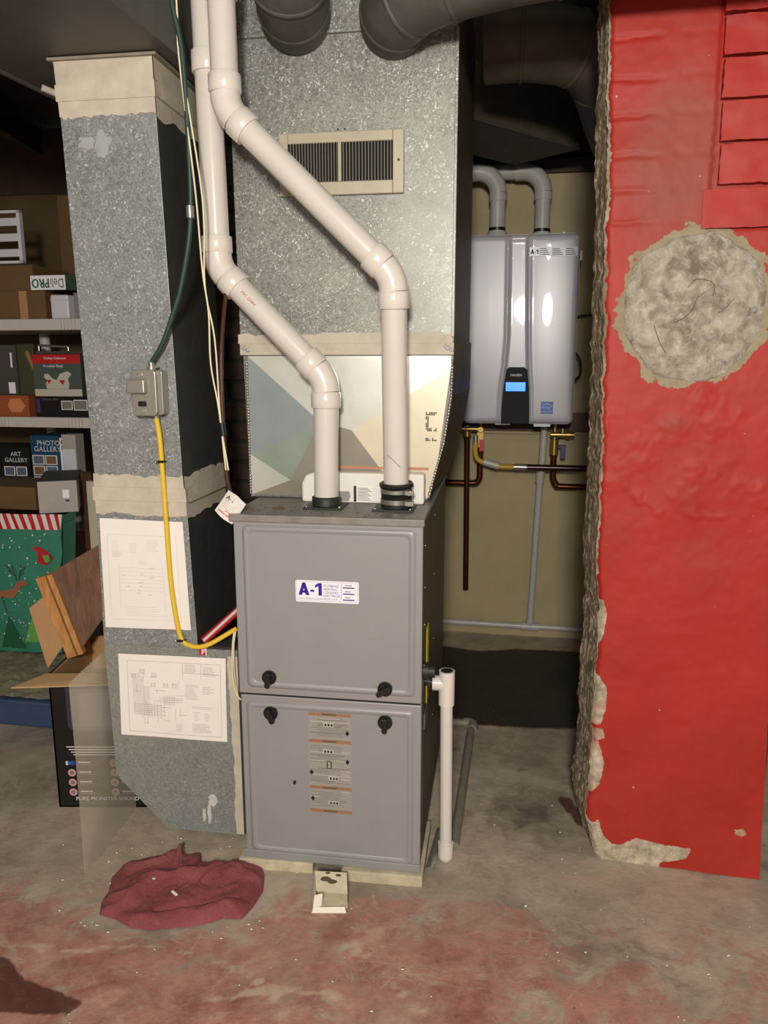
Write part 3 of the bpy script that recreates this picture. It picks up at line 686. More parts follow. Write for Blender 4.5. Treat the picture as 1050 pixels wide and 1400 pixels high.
def grille():
    g0 = thing('return_grille', 'cream metal vent grille with vertical slats on the plenum front', 'vent', NL, YAW)
    x0, x1, z0, z1 = 0.117, 0.414, 1.637, 1.776; a0, a1, b0, b1 = 0.139, 0.388, 1.667, 1.752
    g = G()
    for r in ((x0, a0, z0, z1), (a1, x1, z0, z1), (a0, a1, b1, z1), (a0, a1, z0, b0)): g.box(r[0], r[1], -0.012, -0.0005, r[2], r[3])
    g.obj('grille_frame', M_grille, g0, 0.002)
    G().box(0.260, 0.267, -0.013, -0.001, b0, b1).obj('centre_bar', M_grille, g0)
    g = G(); g.rect(a0, a1, b0, b1, -0.0015); g.obj('dark_opening', M_dark, g0)
    s0 = None
    for side, (s, e, n, tw) in enumerate(((a0+0.002, 0.259, 17, 0.55), (0.268, a1-0.001, 16, -0.15))):
        for i in range(n):
            x = s+(e-s)*(i+0.5)/n
            if s0 is None:
                s0 = G().box(-0.0012, 0.0012, -0.0045, 0.0045, b0, b1).obj('slat', M_slat, g0); o = s0
            else: o = s0.copy(); COL.objects.link(o); o.parent = g0
            o.location = (x, -0.0065, 0); o.rotation_euler = (0, 0, 0.35 if side == 0 else 0.05)
    for x, z in ((0.402, 1.709), (0.127, 1.709)): G().cyl((x, -0.0115, z), (0,-1,0), 0.003, 0.002, 10).obj('screw', M_rubber, g0)
    for x in (0.258, 0.274): G().cyl((x, -0.0002, 1.783), (0,-1,0), 0.0022, 0.001, 8).obj('drill_hole', M_dark, g0)
grille()

# ================================================================== WHITE PVC VENT PIPES
def pvc_run(name, label, pts, r, hubs, base):
    T = thing(name, label, 'pipe', NL, YAW)
    P = [Vector(p) for p in pts]; hub = 0.0058; hl0, hl1 = 0.030, 0.068
    ends = [P[0]]
    for i in range(1, len(P)-1):
        di = (P[i]-P[i-1]).normalized(); do = (P[i+1]-P[i]).normalized()
        c = P[i]; a = [c-di*hl1, c-di*hl0]; arcp = arc(c, di, do, hl0/math.tan(di.angle(do)/2), 9)
        g = G(); g.tube(arcp, r+0.003, 28, 0, False)
        g.tube([c-di*hl1, c-di*(hl1-.002), c-di*(hl0+.004), c-di*hl0], [r+hub-.0015, r+hub, r+hub, r+0.003], 28); g.tube([c+do*hl0, c+do*(hl0+.004), c+do*(hl1-.002), c+do*hl1], [r+0.003, r+hub, r+hub, r+hub-.0015], 28)
        g.obj('elbow', M_pvc_hub, T); ends += [c-di*(hl1-0.012), c+do*(hl1-0.012)]
    ends.append(P[-1])
    for i in range(0, len(ends), 2): G().tube([ends[i], ends[i+1]], r, 28).obj('pipe', M_pvc, T)
    for a, b in hubs:
        a = Vector(a); b = Vector(b); d = (b-a).normalized()
        G().tube([a, a+d*.002, b-d*.002, b], [r+hub-.0015, r+hub, r+hub, r+hub-.0015], 28).obj('coupling', M_pvc_hub, T)
    return T
PR = 0.0295
A = pvc_run('exhaust_pipe', 'white plastic flue pipe on the left with its lower bend nearer the floor', [(0.240,-.10,0.914),(0.243,-.10,1.213),(-0.010,-.10,1.468),(-0.026,-.085,2.18)], PR, [((-0.0195,-.0912,1.885),(-0.0205,-.0903,1.930))], 0)
g = G(); g.box(0.240-.047, 0.240+.047, -.147, -.060, 0.9082, 0.9125); g.obj('flange_plate', M_rubber, A, 0.001)
g = G(); g.tube([(0.240,-.10,.9125),(0.240,-.10,.932),(0.240,-.10,.934)], [.0345,.0345,.031], 28); g.obj('rubber_collar', M_rubber, A)
g = G()
for sx in (-.040, .040): g.blob((0.240+sx, -.139, .9135), .004, .004, .003, 0, 8, 4)
tag(g.obj('flange_screws', M_chrome, A), None, None, None, 'stuff')
g = G()
g.text('PVC DWV', (0.052,-.1305,1.408), 0.010, 0, (0.7071,0,-0.7071), (0.7071,0,0.7071)); g.obj('pipe_lettering', plain('red_print', (170,90,80), .6), A)
B = pvc_run('intake_pipe', 'white plastic flue pipe crossing in front of the grille', [(0.411,-.10,0.914),(0.410,-.155,1.435),(0.047,-.170,1.786),(0.045,-.170,2.18)], PR, [((0.045,-.170,2.000),(0.045,-.170,2.060))], 0)
g = G(); g.box(0.411-.052, 0.411+.045, -.150, -.060, 0.9082, 0.9125); g.obj('flange_plate', M_rubber, B, 0.001)
g = G(); g.tube([(0.411,-.10,.9125),(0.411,-.10,.916),(0.411,-.10,.962),(0.411,-.102,.966),(0.411,-.102,.970)], [.036,.0365,.0365,.041,.040], 28); cp = g.obj('rubber_coupling', M_rubber, B)
for z in (.927, .952):
    g = G(); g.tube([(0.411,-.10,z-.0055),(0.411,-.10,z+.0055)], .0385, 32, 0); g.box(.437,.456,-.142,-.128,z-.005,z+.005); g.cyl((.446,-.141,z),(0,-1,0),.0052,.006,10); g.obj('hose_clamp', M_steel, cp)
g = G()
for sx, sy in ((-.045,-.142),(.038,-.142)): g.blob((0.411+sx, sy, .9135), .004, .004, .003, 0, 8, 4)
tag(g.obj('flange_screws', M_chrome, B), None, None, None, 'stuff')
g = G()
g.tube([(0.395,-.1405,1.04),(0.408,-.1435,1.03),(0.425,-.1390,1.012)], .0006, 5); g.tube([(0.433,-.150,1.28),(0.436,-.146,1.20)], .0005, 5); g.obj('scratch', plain('scratch_grey', (120,100,90), .8), B)

# white casing standing on the furnace behind the pipes
def coil_pan():
    o = thing('drain_pan', 'white plastic drain pan behind the two pipes on the furnace top', 'pan', NL, YAW)
    g = G(); pts = [(0.166,0.9085),(0.472,0.9085),(0.472,0.984),(0.20,0.984),(0.176,0.976),(0.166,0.955)]
    g.prism(pts, -0.050, -0.009); g.obj('pan_body', plain('white_pan', (228,224,214), .45, 0, .04, 12), o, 0.006)
    g = G(); g.box(.298,.345,-.0512,-.0505,.9125,.952,0); g.box(.298,.305,-.0516,-.0512,.9125,.952,1)
    for i in range(9): g.rect(.308,.342-.004*(i % 3),.916+i*.0038,.9172+i*.0038,-.0515,1)
    g.obj('pan_label', [M_white, M_inkblack], o)
    g = G(); g.prism([(.255,.914),(.285,.914),(.290,.925),(.287,.938),(.255,.938)], -.0516, -.0504); g.obj('grey_sticker', plain('grey_foil', (150,148,146), .4, .3), o)
    return o
coil_pan()

# ================================================================== RETURN AIR TOWER
TL = (-0.716, 1.866, 0)
def tower():
    T = thing('return_air_duct', 'narrow galvanized return duct dropping left of the furnace', 'duct', TL, YAW)
    fr = [(0.008,0.94),(0.235,0.94),(0.214,1.85),(-0.014,1.85)]
    g = G(); g.prism(fr, 0, 0.30, 0); g.m[3] = 1; g.obj('duct_body', [M_galv_tower, M_side_shade], T, 0.001)
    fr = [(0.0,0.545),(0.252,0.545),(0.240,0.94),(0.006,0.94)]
    g = G(); g.prism(fr, 0, 0.30, 0); g.m[3] = 1; g.obj('duct_lower_body', [M_galv_tower, M_side_shade], T, 0.001)
    # boot to the furnace side: shallow, cut at the lower left
    bt = [(0.009,0.178),(0.144,0.036),(0.354,0.036),(0.354,0.545),(0.0,0.545)]
    g = G(); g.prism(bt, 0.0, 0.13, 0); g.obj('duct_boot', [M_galv_boot, M_side_shade], T)
    G().box(0.252, 0.354, 0.006, 0.13, 0.545, 0.551).obj('boot_top', M_mortar, T)
    # bands of sealant: front and side faces, ragged edge
    def band(z0, z1, xf, name, ragt=0.006, ragb=0.0, off=0.0):
        g = G(); n = 44; xl0, xr0 = xf(z0); 
        for i in range(n):
            ua, ub = i/n, (i+1)/n
            def P(u, top, out):
                z = (z1+ragt*1.6*nz(u*4, z1*5, 1)+ragt*nz(u*17, z1)) if top else (z0+ragb*1.6*nz(u*4, z0*5, 2)+ragb*nz(u*17, z0))
                l, r = xf(z); return (l+(r-l)*u, -0.0022-off if out else 0.001, z)
            g.add([P(ua,0,1),P(ub,0,1),P(ub,1,1),P(ua,1,1),P(ua,0,0),P(ub,0,0),P(ub,1,0),P(ua,1,0)], [(0,1,2,3),(3,2,6,7),(0,4,5,1)])
        n = 30
        for i in range(n):
            ua, ub = i/n, (i+1)/n
            def S(u, top, out):
                z = (z1+ragt*3*nz(u*3.3, z1*3, 7)) if top else (z0+ragb*3*nz(u*3.3, z0*3, 8))
                l, r = xf(z); return (r+0.0022+off if out else r, -0.002+0.27*u, z)
            g.add([S(ua,0,1),S(ub,0,1),S(ub,1,1),S(ua,1,1),S(ua,0,0),S(ub,0,0),S(ub,1,0),S(ua,1,0)], [(0,1,2,3),(3,2,6,7),(0,4,5,1)], 1)
        return g.obj(name, [M_mastic, M_mastic], T)
    xt = lambda z: (interp([(0.5,0.0),(0.94,0.006),(1.85,-0.014),(1.92,-0.020)], z), interp([(0.5,0.253),(0.94,0.2395),(0.99,0.2345),(1.85,0.214),(1.92,0.213)], z))
    band(0.885, 0.982, xt, 'sealant_band', 0.0045, 0.004)
    xo = lambda z: (xt(z)[0]-0.004, xt(z)[1]+0.003)
    band(0.918, 0.952, xo, 'joint_strip', 0, 0, 0.003)
    band(1.790, 1.906, xt, 'sealant_band', 0, 0.004)
    band(1.823, 1.857, xo, 'joint_strip', 0, 0, 0.003)
    g = G(); g.box(-0.030, 0.226, -0.012, 0.30, 1.9055, 1.912); g.obj('top_flange', plain('dirty_flange', (140,132,114), .7, 0, .3, 20), T, 0.002)
    g = G(); g.box(0.0, 0.21, 0.005, 0.29, 1.85, 1.904); g.obj('duct_neck', M_galv_dull, T)
    # sealant strip against the furnace
    g = G(); n = 60
    for i in range(n):
        za = 0.04+0.49*i/n; zb = 0.04+0.49*(i+1)/n; xa = 0.334+0.007*nz(za*18, 3)-0.012*max(0, (za-0.3)*3); xb = 0.334+0.007*nz(zb*18, 3)-0.012*max(0, (zb-0.3)*3)
        g.add([(xa,-.002,za),(0.355,-.003,za),(0.355,-.003,zb),(xb,-.002,zb)], [(0,1,2,3)])
    g.obj('sealant_strip', M_mastic, T)
    # smears: pale paint on the sheet
    def smear(cx, cz, r1, r2, seed, name):
        g = G(); pts = []
        for i in range(26):
            a = 2*pi*i/26; k = 1+0.45*nz(cos(a)*1.5, sin(a)*1.5, seed); pts.append((cx+r1*k*cos(a), cz+r2*k*sin(a)))
        g.prism(pts, -0.0009, 0.0001); return g.obj(name, MS, T)
    MS = plain('pale_smear', (160, 162, 162), .6, 0.1, .1, 30)
    smear(0.050, 1.735, 0.020, 0.013, 1, 'smear'); smear(0.085, 1.733, 0.018, 0.026, 2.2, 'smear'); 
    MS = plain('white_smear', (196, 196, 188), .7, 0, .15, 60)
    smear(0.272, 0.128, 0.013, 0.017, 5, 'smear'); smear(0.262, 0.090, 0.006, 0.026, 6, 'smear'); smear(0.247,0.085,0.005,0.018,8,'smear')
tower()

def sheet_paper(label, pts, seed, faint, landscape):
    o = thing('wiring_diagram', label, 'paper', TL, YAW)
    # slightly buckled sheet
    (xa, za), (xb, zb), (xc, zc), (xd, zd) = pts   # tl, tr, bl, br
    def P(u, v, dy=0.0):
        x = (xa*(1-u)+xb*u)*v+(xc*(1-u)+xd*u)*(1-v); z = (za*(1-u)+zb*u)*v+(zc*(1-u)+zd*u)*(1-v)
        return (x, -0.0022-0.0012*(0.5+0.5*sin(u*9+v*5+seed))*1.0+dy, z)
    g = G(); g.grid(16, 16, P); g.grid(16, 16, lambda u, v: P(1-u, v, 0.0006)); g.obj('sheet', M_white, o)
    g = G(); rnd = random.Random(seed)
    def r(u0, u1, v0, v1):
        n = max(1, int((u1-u0)/0.06)+1); k = max(1, int((v1-v0)/0.06)+1)
        for i in range(n):
            for j in range(k):
                a, b = u0+(u1-u0)*i/n, u0+(u1-u0)*(i+1)/n; c, d = v0+(v1-v0)*j/k, v0+(v1-v0)*(j+1)/k
                g.add([P(a,c,-.0004),P(b,c,-.0004),P(b,d,-.0004),P(a,d,-.0004)], [(0,1,2,3)])
    tx, tz = (0.0030, 0.0045) if landscape else (0.004, 0.003)
    def hl(u0, u1, v): r(u0, u1, v, v+tz)
    def vl(u, v0, v1): r(u, u+tx, v0, v1)
    def para(u, v, w_, n, h=0.014):
        for i in range(n): hl(u, u+w_*rnd.uniform(.6, 1), v-i*h)
    if landscape:
        hl(.08,.95,.92); hl(.08,.95,.05); vl(.08,.05,.92); vl(.95,.05,.92)
        for i in range(7): vl(.13+i*.016, .30-.01*i, .78-.02*(i % 3))
        for i in range(4): vl(.235+i*.014, .26, .62)
        for i in range(12): hl(.13, .46-.02*(i % 4), .26+.012*i) if i % 2 else vl(.26+.016*i, .24, .42)
        for i in range(9): vl(.42+i*.012, .40, .52); hl(.38, .60, .44+.008*i) if i % 3 == 0 else None
        for u, v in ((.20,.82),(.31,.78),(.30,.66),(.42,.66),(.50,.66),(.12,.76)):
            for k in range(3): hl(u, u+.04, v-k*.02)
            vl(u, v-.05, v+.01); vl(u+.04, v-.05, v+.01)
        for k in range(14): a = rnd.uniform(.12,.55); b = rnd.uniform(.15,.8); hl(a, a+rnd.uniform(.02,.12), b)
        for k in range(14): a = rnd.uniform(.12,.58); b = rnd.uniform(.15,.7); vl(a, b, b+rnd.uniform(.03,.14))
        para(.62,.90,.13,6,.017); para(.79,.88,.14,7,.017); vl(.60,.72,.92); vl(.77,.74,.92); hl(.60,.95,.80)
        para(.62,.66,.13,10,.019); para(.78,.64,.12,5,.02); para(.68,.40,.20,2,.02); para(.70,.33,.05,5,.022); para(.80,.33,.05,5,.022); para(.68,.19,.20,7,.016); para(.53,.17,.07,5,.02)
    else:
        hl(.08,.9,.86); vl(.08,.08,.86); vl(.9,.08,.86); hl(.08,.9,.08)
        para(.13,.80,.12,9,.017); para(.34,.78,.12,6,.016); para(.55,.82,.16,7,.016); para(.13,.70,.14,4)
        for i in range(7): hl(.20, .72, .56-i*.035)
        vl(.20,.18,.6); vl(.72,.18,.6)
        for k in range(12): a = rnd.uniform(.22,.6); b = rnd.uniform(.3,.6); r(a, a+.04, b, b+.008)
        para(.25,.20,.5,5,.02); para(.44,.62,.12,3,.012)
    g.obj('printed_lines', M_inkfaint if faint else M_ink, o)
    return o
sheet_paper('faded portrait wiring diagram sheet, upper of the two on the duct', [(0.014,0.873),(0.229,0.869),(0.009,0.590),(0.237,0.594)], 4, True, False)
sheet_paper('landscape wiring diagram sheet, lower of the two on the duct', [(0.038,0.521),(0.324,0.524),(0.032,0.298),(0.319,0.298)], 8, False, True)

def switch_box():
    o = thing('switch_box', 'grey metal electrical switch box with covered outlet on the duct', 'switch box', TL, YAW)
    x0, x1, z0, z1 = 0.138, 0.196, 1.128, 1.234
    g = G(); g.prism(rounded(x0+.014, x1+.014, z0+.002, z1-.002, .006), -0.034, -0.001); g.obj('back_box', M_boxsteel, o, 0.001)
    g = G(); g.prism(rounded(x0, x1+.003, z0, z1, .010), -0.044, -0.034); g.obj('cover_plate', M_boxsteel, o, 0.002)
    g = G(); g.prism(rounded(x0-.004, x0+.040, z0+.052, z1-.022, .004), -0.060, -0.044); g.obj('outlet_cover', M_boxsteel, o, 0.003)
    g = G(); g.prism(rounded(x0+.016, x0+.036, z0+.022, z0+.034, .002), -0.0455, -0.044); cp = g.obj('switch_plate', M_black, o)
    g = G(); g.box(x0+.020, x0+.032, -.052, -.0455, z0+.025, z0+.030); g.obj('toggle', M_black, o, 0.001)
    for x, z in ((x0+.026, z1-.012), (x0+.030, z0+.012)): 
        G().cyl((x, -.044, z), (0,-1,0), .0042, .003, 12).obj('screw', M_chrome, o)
    g = G(); g.cyl((x0+.043, -.022, z1-.004), (0,0,1), .010, .010, 16); g.cyl((x0+.043, -.022, z1+.006), (0,0,1), .007, .010, 14); g.box(x0+.030, x0+.060, -.026, -.018, z1+.004, z1+.009); g.obj('cable_clamp', M_steel, o)
    g = G(); g.cyl((x0+.048, -.022, z0+.002), (0,0,-1), .007, .008, 12); g.obj('bottom_bushing', M_steel, o)
switch_box()
def cable(name, label, pts, r, mat, cat='cable', base=TL, n=8, extra=None):
    o = thing(name, label, cat, base, YAW); G().tube(smooth_path(pts), r, n).obj('jacket', mat, o)
    if extra: extra(o)
    return o
cable('armored_cable', 'dark green cable hanging from the ceiling to the switch box', [(0.285,-.06,2.25),(0.286,-.06,2.012),(0.303,-.055,1.896),(0.307,-.05,1.719),(0.303,-.05,1.55),(0.272,-.04,1.424),(0.246,-.035,1.359),(0.214,-.028,1.293),(0.183,-.022,1.252)], .0058, M_green,
      extra=lambda o: G().tube([(0.3035,-.05,1.560),(0.3035,-.05,1.585)], .0085, 10).obj('cable_clip', M_steel, o))
def ties(o):
    for (x, y, z) in ((0.187,-.012,1.018), (0.213,-.012,0.570)):
        g = G(); g.tube([(x-.008,y,z-.002),(x+.012,y,z+.001)], .0022, 8); g.box(x-.006,x+.008,y-.007,y-.0045,z-.003,z+.003); g.obj('cable_tie', M_black, o)
        g = G(); g.blob((x-.012,y-.004,z-.001), .004,.004,.004,0,10,6); g.obj('tie_screw', M_chrome, o)
cable('yellow_cable', 'yellow cable looping from the switch box down to the furnace', [(0.186,-.022,1.122),(0.188,-.014,1.071),(0.1885,-.010,0.983),(0.191,-.010,0.856),(0.193,-.010,0.745),(0.200,-.010,0.651),(0.212,-.010,0.578),(0.236,-.012,0.557),(0.280,-.012,0.560),(0.352,.01,0.600)], .0062, M_yellow, extra=ties)
# thermostat wires
def tw(o):
    G().tube(smooth_path([(0.296,-.055,2.2),(0.300,-.055,1.90),(0.333,-.05,1.60),(0.330,-.05,1.42),(0.346,-.045,1.30),(0.352,-.045,1.12),(0.366,-.045,1.005)]), .0020, 7).obj('second_wire', M_cream, o)
    G().tube([(0.355,-.046,1.115),(0.358,-.046,1.085)], .0075, 12).obj('black_tape', M_black, o)
    G().tube(smooth_path([(0.338,.09,1.50),(0.347,.04,1.42),(0.355,-.035,1.25),(0.357,-.035,1.0),(0.370,-.02,0.92)]), .0052, 8).obj('brown_wire', M_brownw, o)
cable('thermostat_wire', 'cream twin thermostat wires hanging between duct and furnace, taped black', [(0.292,-.06,2.2),(0.298,-.058,1.98),(0.297,-.056,1.88),(0.318,-.052,1.62),(0.326,-.05,1.45),(0.336,-.05,1.36),(0.334,-.045,1.25),(0.347,-.045,1.16),(0.353,-.045,1.10),(0.360,-.045,1.005)], .0020, M_cream, 'wire', extra=tw)
cable('low_voltage_wire', 'cream wire looping down the left edge of the furnace cabinet', [(0.352,-.01,0.60),(0.347,-.012,0.56),(0.345,-.014,0.49),(0.352,-.014,0.44),(0.362,-.010,0.42)], .0022, M_cream, 'wire',
      extra=lambda o: G().tube(smooth_path([(0.356,-.01,0.60),(0.351,-.014,0.56),(0.351,-.016,0.49),(0.358,-.016,0.43)]), .0018, 6).obj('second_wire', M_cream, o))
# hang tag
def hang_tag():
    o = thing('hang_tag', 'curled white paper service tag hanging from the wires', 'tag', TL, YAW)
    c = Vector((0.3775, -0.062, 0.925)); a = R(-38)
    def P(u, v, dy=0):
        x = (u-.5)*.052; z = (v-.5)*.070; y = 0.010*sin(u*3.0)+0.006*v*v*2
        return (c.x+x*cos(a)-z*sin(a)*-1*-1, c.y-y+dy, c.z+x*sin(a)+z*cos(a))
    pts = lambda u, v, dy=0: P(u, v if not (v > .8) else .8+(v-.8)*(1-.5*abs(u-.5)*2), dy)
    g = G(); g.grid(10, 12, pts, 0); g.grid(10, 12, lambda u, v: pts(1-u, v, .0008), 0)
    ux = Vector((cos(a), 0, sin(a))); uy = Vector((-sin(a), 0, cos(a)))
    def T(t, u, v, s, mi): q = P(u, v); g.text(t, Vector((q[0], c.y-0.0125-0.006*v, q[2])), s, mi, tuple(ux), tuple(uy))
    T('A-1', .12, .66, .015, 1); T('24 HR', .40, .26, .0085, 2); T('EMERGENCY', .14, .14, .0075, 2)
    for k in range(4):
        q = P(.15, .58-k*.07); g.add([Vector((q[0], c.y-.0135, q[2]))+ux*a_+uy*b_ for a_, b_ in ((0,0),(.032,0),(.032,.0008),(0,.0008))], [(0,1,2,3)], 3)
    g.obj('tag_sheet', [M_white, M_inkblack, plain('red_ink', (214,50,60), .6), M_ink], o)
hang_tag()
def red_level():
    o = thing('red_level', 'red metal spirit level leaning on the duct boot', 'level', TL, YAW)
    g = G(); a = Vector((0.258, 0.004, 0.556)); 
    g.tube([(0.262,0.012,0.560),(0.352,0.08,0.640)], .0125, 4, 0); g.tube([(0.266,0.004,0.5655),(0.352,0.07,0.645)], .005, 4, 1)
    g.obj('level_body', [M_red, plain('level_edge', (205,190,180), .4)], o)
    g = G(); g.box(0.256, 0.276, -0.004, 0.003, 0.530, 0.549, 0); g.rect(.2625,.266,.533,.546,-.0045,1); g.rect(.2625,.272,.5425,.546,-.0045,1); g.rect(.2625,.271,.538,.5405,-.0045,1); g.rect(.273,.276,.53,.549,-.0045,1); g.obj('end_cap', [M_red, M_stkwhite], o)
red_level()

# hazy plastic sheet beside the duct
g = G()
a = Vector((-0.745, 1.705, 0)); b = Vector((-0.708, 2.0, 0)); nrm = Vector((0.9, -0.12, 0)).normalized()*0.0006
def FP(u, v):
    p = a.lerp(b, u)+Vector((0, 0, 0.001+(0.505+0.02*u)*v)); return tuple(p+nrm*3*sin(u*5+v*3))
g.grid(8, 10, FP); o = g.obj('plastic_sheet', M_film); tag(o, 'hazy clear plastic sheet standing beside the black carton', 'plastic sheet')

# ================================================================== CONDENSATE DRAIN etc.
def drain():
    o = thing('condensate_drain', 'white upright drain pipe with tee beside the furnace', 'pipe', (0.153, 1.760, 0), YAW)
    G().tube([(0.004,0,0.030),(0.0,0,0.455)], .0155, 20).obj('pipe', M_pvc, o)
    g = G(); g.tube([(0,0,0.428),(0,0,0.515)], .0195, 24, 0, True); g.cyl((0,0,0.5152),(0,0,1),.015,.0006,20,1)
    g.tube([(0,0,0.482),(-0.034,0,0.482)], .0185, 20); g.obj('tee', [M_pvc_hub, M_dark], o)
    g = G(); g.tube([(0.004,0,0.002),(0.004,0,0.012),(0.004,0,0.016),(0.004,0,0.052)], [.012,.019,.0195,.0195], 20); g.obj('end_cap', M_pvc_hub, o)
    g = G(); g.tube([(-0.034,0,0.482),(-0.058,0.002,0.487)], .011, 14); g.tube(smooth_path([(-.046,-.014,.487),(-.040,-.016,.478),(-.044,-.014,.468)]), .002, 6); g.obj('rubber_elbow', M_rubber, o)
drain()
o = thing('floor_drain_pipe', 'long dusty grey pipe lying along the floor behind the white drain', 'pipe')
g = G(); g.tube([(0.182,1.795,0.016),(0.302,2.46,0.022)], .0135, 14); g.tube([(0.19,2.475,0.030),(0.30,2.475,0.024)], .0135, 14); g.obj('pipe', M_pvc_dirty, o)
g = G(); g.tube(smooth_path([(0.275,2.476,.025),(0.300,2.472,.024),(0.306,2.455,.023),(0.300,2.430,.022)]), .018, 16); g.obj('elbow', M_pvc_dirty, o)
g = G(); g.tube([(0.113,1.700,0.014),(0.150,1.86,0.014)], .011, 14); o = g.obj('pipe_stub', M_steel); tag(o, 'short dull metal pipe on the floor against the furnace corner', 'pipe')

# crushed small box
def small_box():
    o = thing('crushed_box', 'small crushed cream carton lying open in front of the furnace', 'box', (-0.128, 1.600, 0.0), -6)
    M = plain('soiled_cream_card', (214, 206, 174), .7, 0, .12, 60); Ms = plain('soil_patch', (92, 80, 62), .8)
    a = [(-.040,.030,.062),(.036,.034,.060),(.046,-.020,.044),(-.026,-.024,.050)]   # top
    b = [(-.048,.030,.004),(.034,.040,.004),(.046,-.016,.004),(-.036,-.034,.004)]
    g = G(); g.add(a, [(0,3,2,1)]); g.add([a[0],a[3],b[3],b[0]], [(0,1,2,3)]); g.add([a[1],a[2],b[2],b[1]], [(3,2,1,0)]); g.add([a[0],a[1],b[1],b[0]], [(3,2,1,0)]); g.add(b, [(0,1,2,3)])
    g.obj('carton', M, o)
    g = G(); g.add([(-.028,-.030,.012),(.040,-.024,.014),(.044,-.030,.002),(-.036,-.038,.002)], [(0,1,2,3)]); g.add([(-.030,-.026,.040),(-.012,-.020,.042),(-.014,-.024,.012),(-.034,-.034,.004)], [(0,1,2,3)]); g.obj('torn_flap', plain('white_card_inside', (232,226,206), .7), o)
    g = G()
    for x, y, r, s in ((-.010,.010,.011,1),(.006,.004,.010,2),(.018,.022,.006,3),(-.008,.026,.005,4)):
        pts = [(x+r*(1+.4*nz(cos(t*.6), sin(t*.6), s))*cos(t*.6283)*1.2, y+r*.6*sin(t*.6283)) for t in range(10)]
        g.add([(p[0], p[1], .0535+(p[1])*.26-abs(p[0])*.02+.0015) for p in pts], [tuple(range(10))])
    g.obj('soil_stain', Ms, o)
small_box()
# rag
def rag():
    B = [(-0.665,1.600),(-0.662,1.640),(-0.672,1.690),(-0.655,1.738),(-0.60,1.765),(-0.548,1.785),(-0.527,1.800),(-0.520,1.772),(-0.475,1.786),(-0.462,1.745),(-0.43,1.728),(-0.355,1.738),(-0.308,1.735),(-0.296,1.70),(-0.290,1.64),(-0.305,1.585),(-0.325,1.545),(-0.365,1.548),(-0.42,1.524),(-0.47,1.520),(-0.515,1.510),(-0.57,1.518),(-0.612,1.545),(-0.655,1.56)]
    n = len(B); c = Vector((-0.48, 1.645))
    def P(u, v):
        t = u*n; i = int(t) % n; f = t-int(t); p = Vector(B[i]).lerp(Vector(B[(i+1) % n]), f)
        q = c.lerp(p, v); x, y = q.x, q.y
        rd = lambda a, b, s: (1-abs(nz(a, b, s)))
        h = 0.006+0.018*(1-v**3)+0.034*max(0, (1-abs(nz(x*5+y*3, y*6-x*2, 3, 2)))-0.6)*(1-v**8)*1.4+0.010*max(0, (1-abs(nz(x*11-y*5, y*9, 6, 2)))-0.6)*(1-v**8)
        h += 0.022*math.exp(-(((x+0.522+0.0*(y))/0.008)**2+((y-1.765)/0.035)**2))
        fx = -0.455+(y-1.64)*0.9; h -= 0.014*math.exp(-(((x-fx)/0.007)**2))*math.exp(-((y-1.68)/0.045)**2)
        h -= 0.010*math.exp(-(((y-1.575-0.25*(x+0.42)))/0.006)**2)*(1 if -0.53 < x < -0.34 else 0)*(1-v**4)
        h += 0.0015*nz(x*45, y*45, 2)+0.005*(1-v**6)*nz(x*14+y*8, y*16, 9)
        if v > 0.985: h = 0.002
        return (x, y, max(0.002, h))
    g = G(); g.grid(220, 60, P, closeu=True); o = g.obj('cleaning_rag', M_rag); tag(o, 'crumpled maroon cloth rag lying on the floor left of the furnace', 'rag')
rag()
g = G(); rnd = random.Random(21)
for i in range(150):
    if i < 70: x, y = rnd.uniform(-0.72,-0.28), rnd.uniform(1.50,1.85)
    else: x, y = rnd.uniform(-0.85,0.95), rnd.uniform(1.26,2.1)
    r = rnd.uniform(.0008,.0022)*(1.5 if rnd.random() < .1 else 1)
    inr = (-0.66 < x < -0.30 and 1.53 < y < 1.77)
    if inr: continue
    g.blob((x, y, .002+0.0025), r*rnd.uniform(1,2.2), r, r*.6, 0, 6, 3)
o = g.obj('paint_flakes', M_white); tag(o, 'scattered pale paint crumbs on the concrete floor', 'debris', None, 'stuff')
g = G(); g.prism([(-.006,-.004),(0,-.006),(.002,-.002),(.007,.001),(.003,.007),(-.001,.003),(-.006,.006)], 0.036, 0.040, 0, 'z'); g.prism([(.05,-.045),(.064,-.058),(.068,-.055),(.054,-.041)], 0.034, .037, 0, 'z')
o = place(g.obj('paper_scrap', M_white), (-0.548, 1.640, 0.0), 0); tag(o, 'tiny white paper scraps on the maroon rag', 'scrap')

# ================================================================== CEILING DUCTS
def trunk():
    o = thing('trunk_duct', 'grey rectangular trunk duct overhead that the return duct drops from', 'duct')
    pts = [(-0.455-0.13,1.25),(-0.395,2.12),(-0.83,2.19),(-1.06,1.25)]
    g = G(); g.prism(pts, 1.914, 2.17, 0, 'z'); g.obj('duct_body', M_trunk, o)
    g = G(); g.tube([(-0.985,1.6,1.915),(-0.83,2.16,1.915)], .008, 8); g.obj('corner_seam', M_trunk, o)
    g = G(); g.tube([(-0.815,1.99,1.893),(-0.775,2.02,1.882)], .008, 8); g.obj('pale_strap', M_mastic, o)
trunk()
def rduct(name, label, path, r, mat, seams=()):
    o = thing(name, label, 'duct'); P = smooth_path(path, 7); G().tube(P, r, 32).obj('duct_body', mat, o)
    for k in seams:
        p = P[k]; d = (P[min(k+1, len(P)-1)]-P[k-1]).normalized(); rr = r if not isinstance(r, list) else r[k]
        G().tube([p-d*.006, p-d*.003, p+d*.003, p+d*.006], [rr, rr+.003, rr+.003, rr], 32).obj('seam', mat, o)
    return o
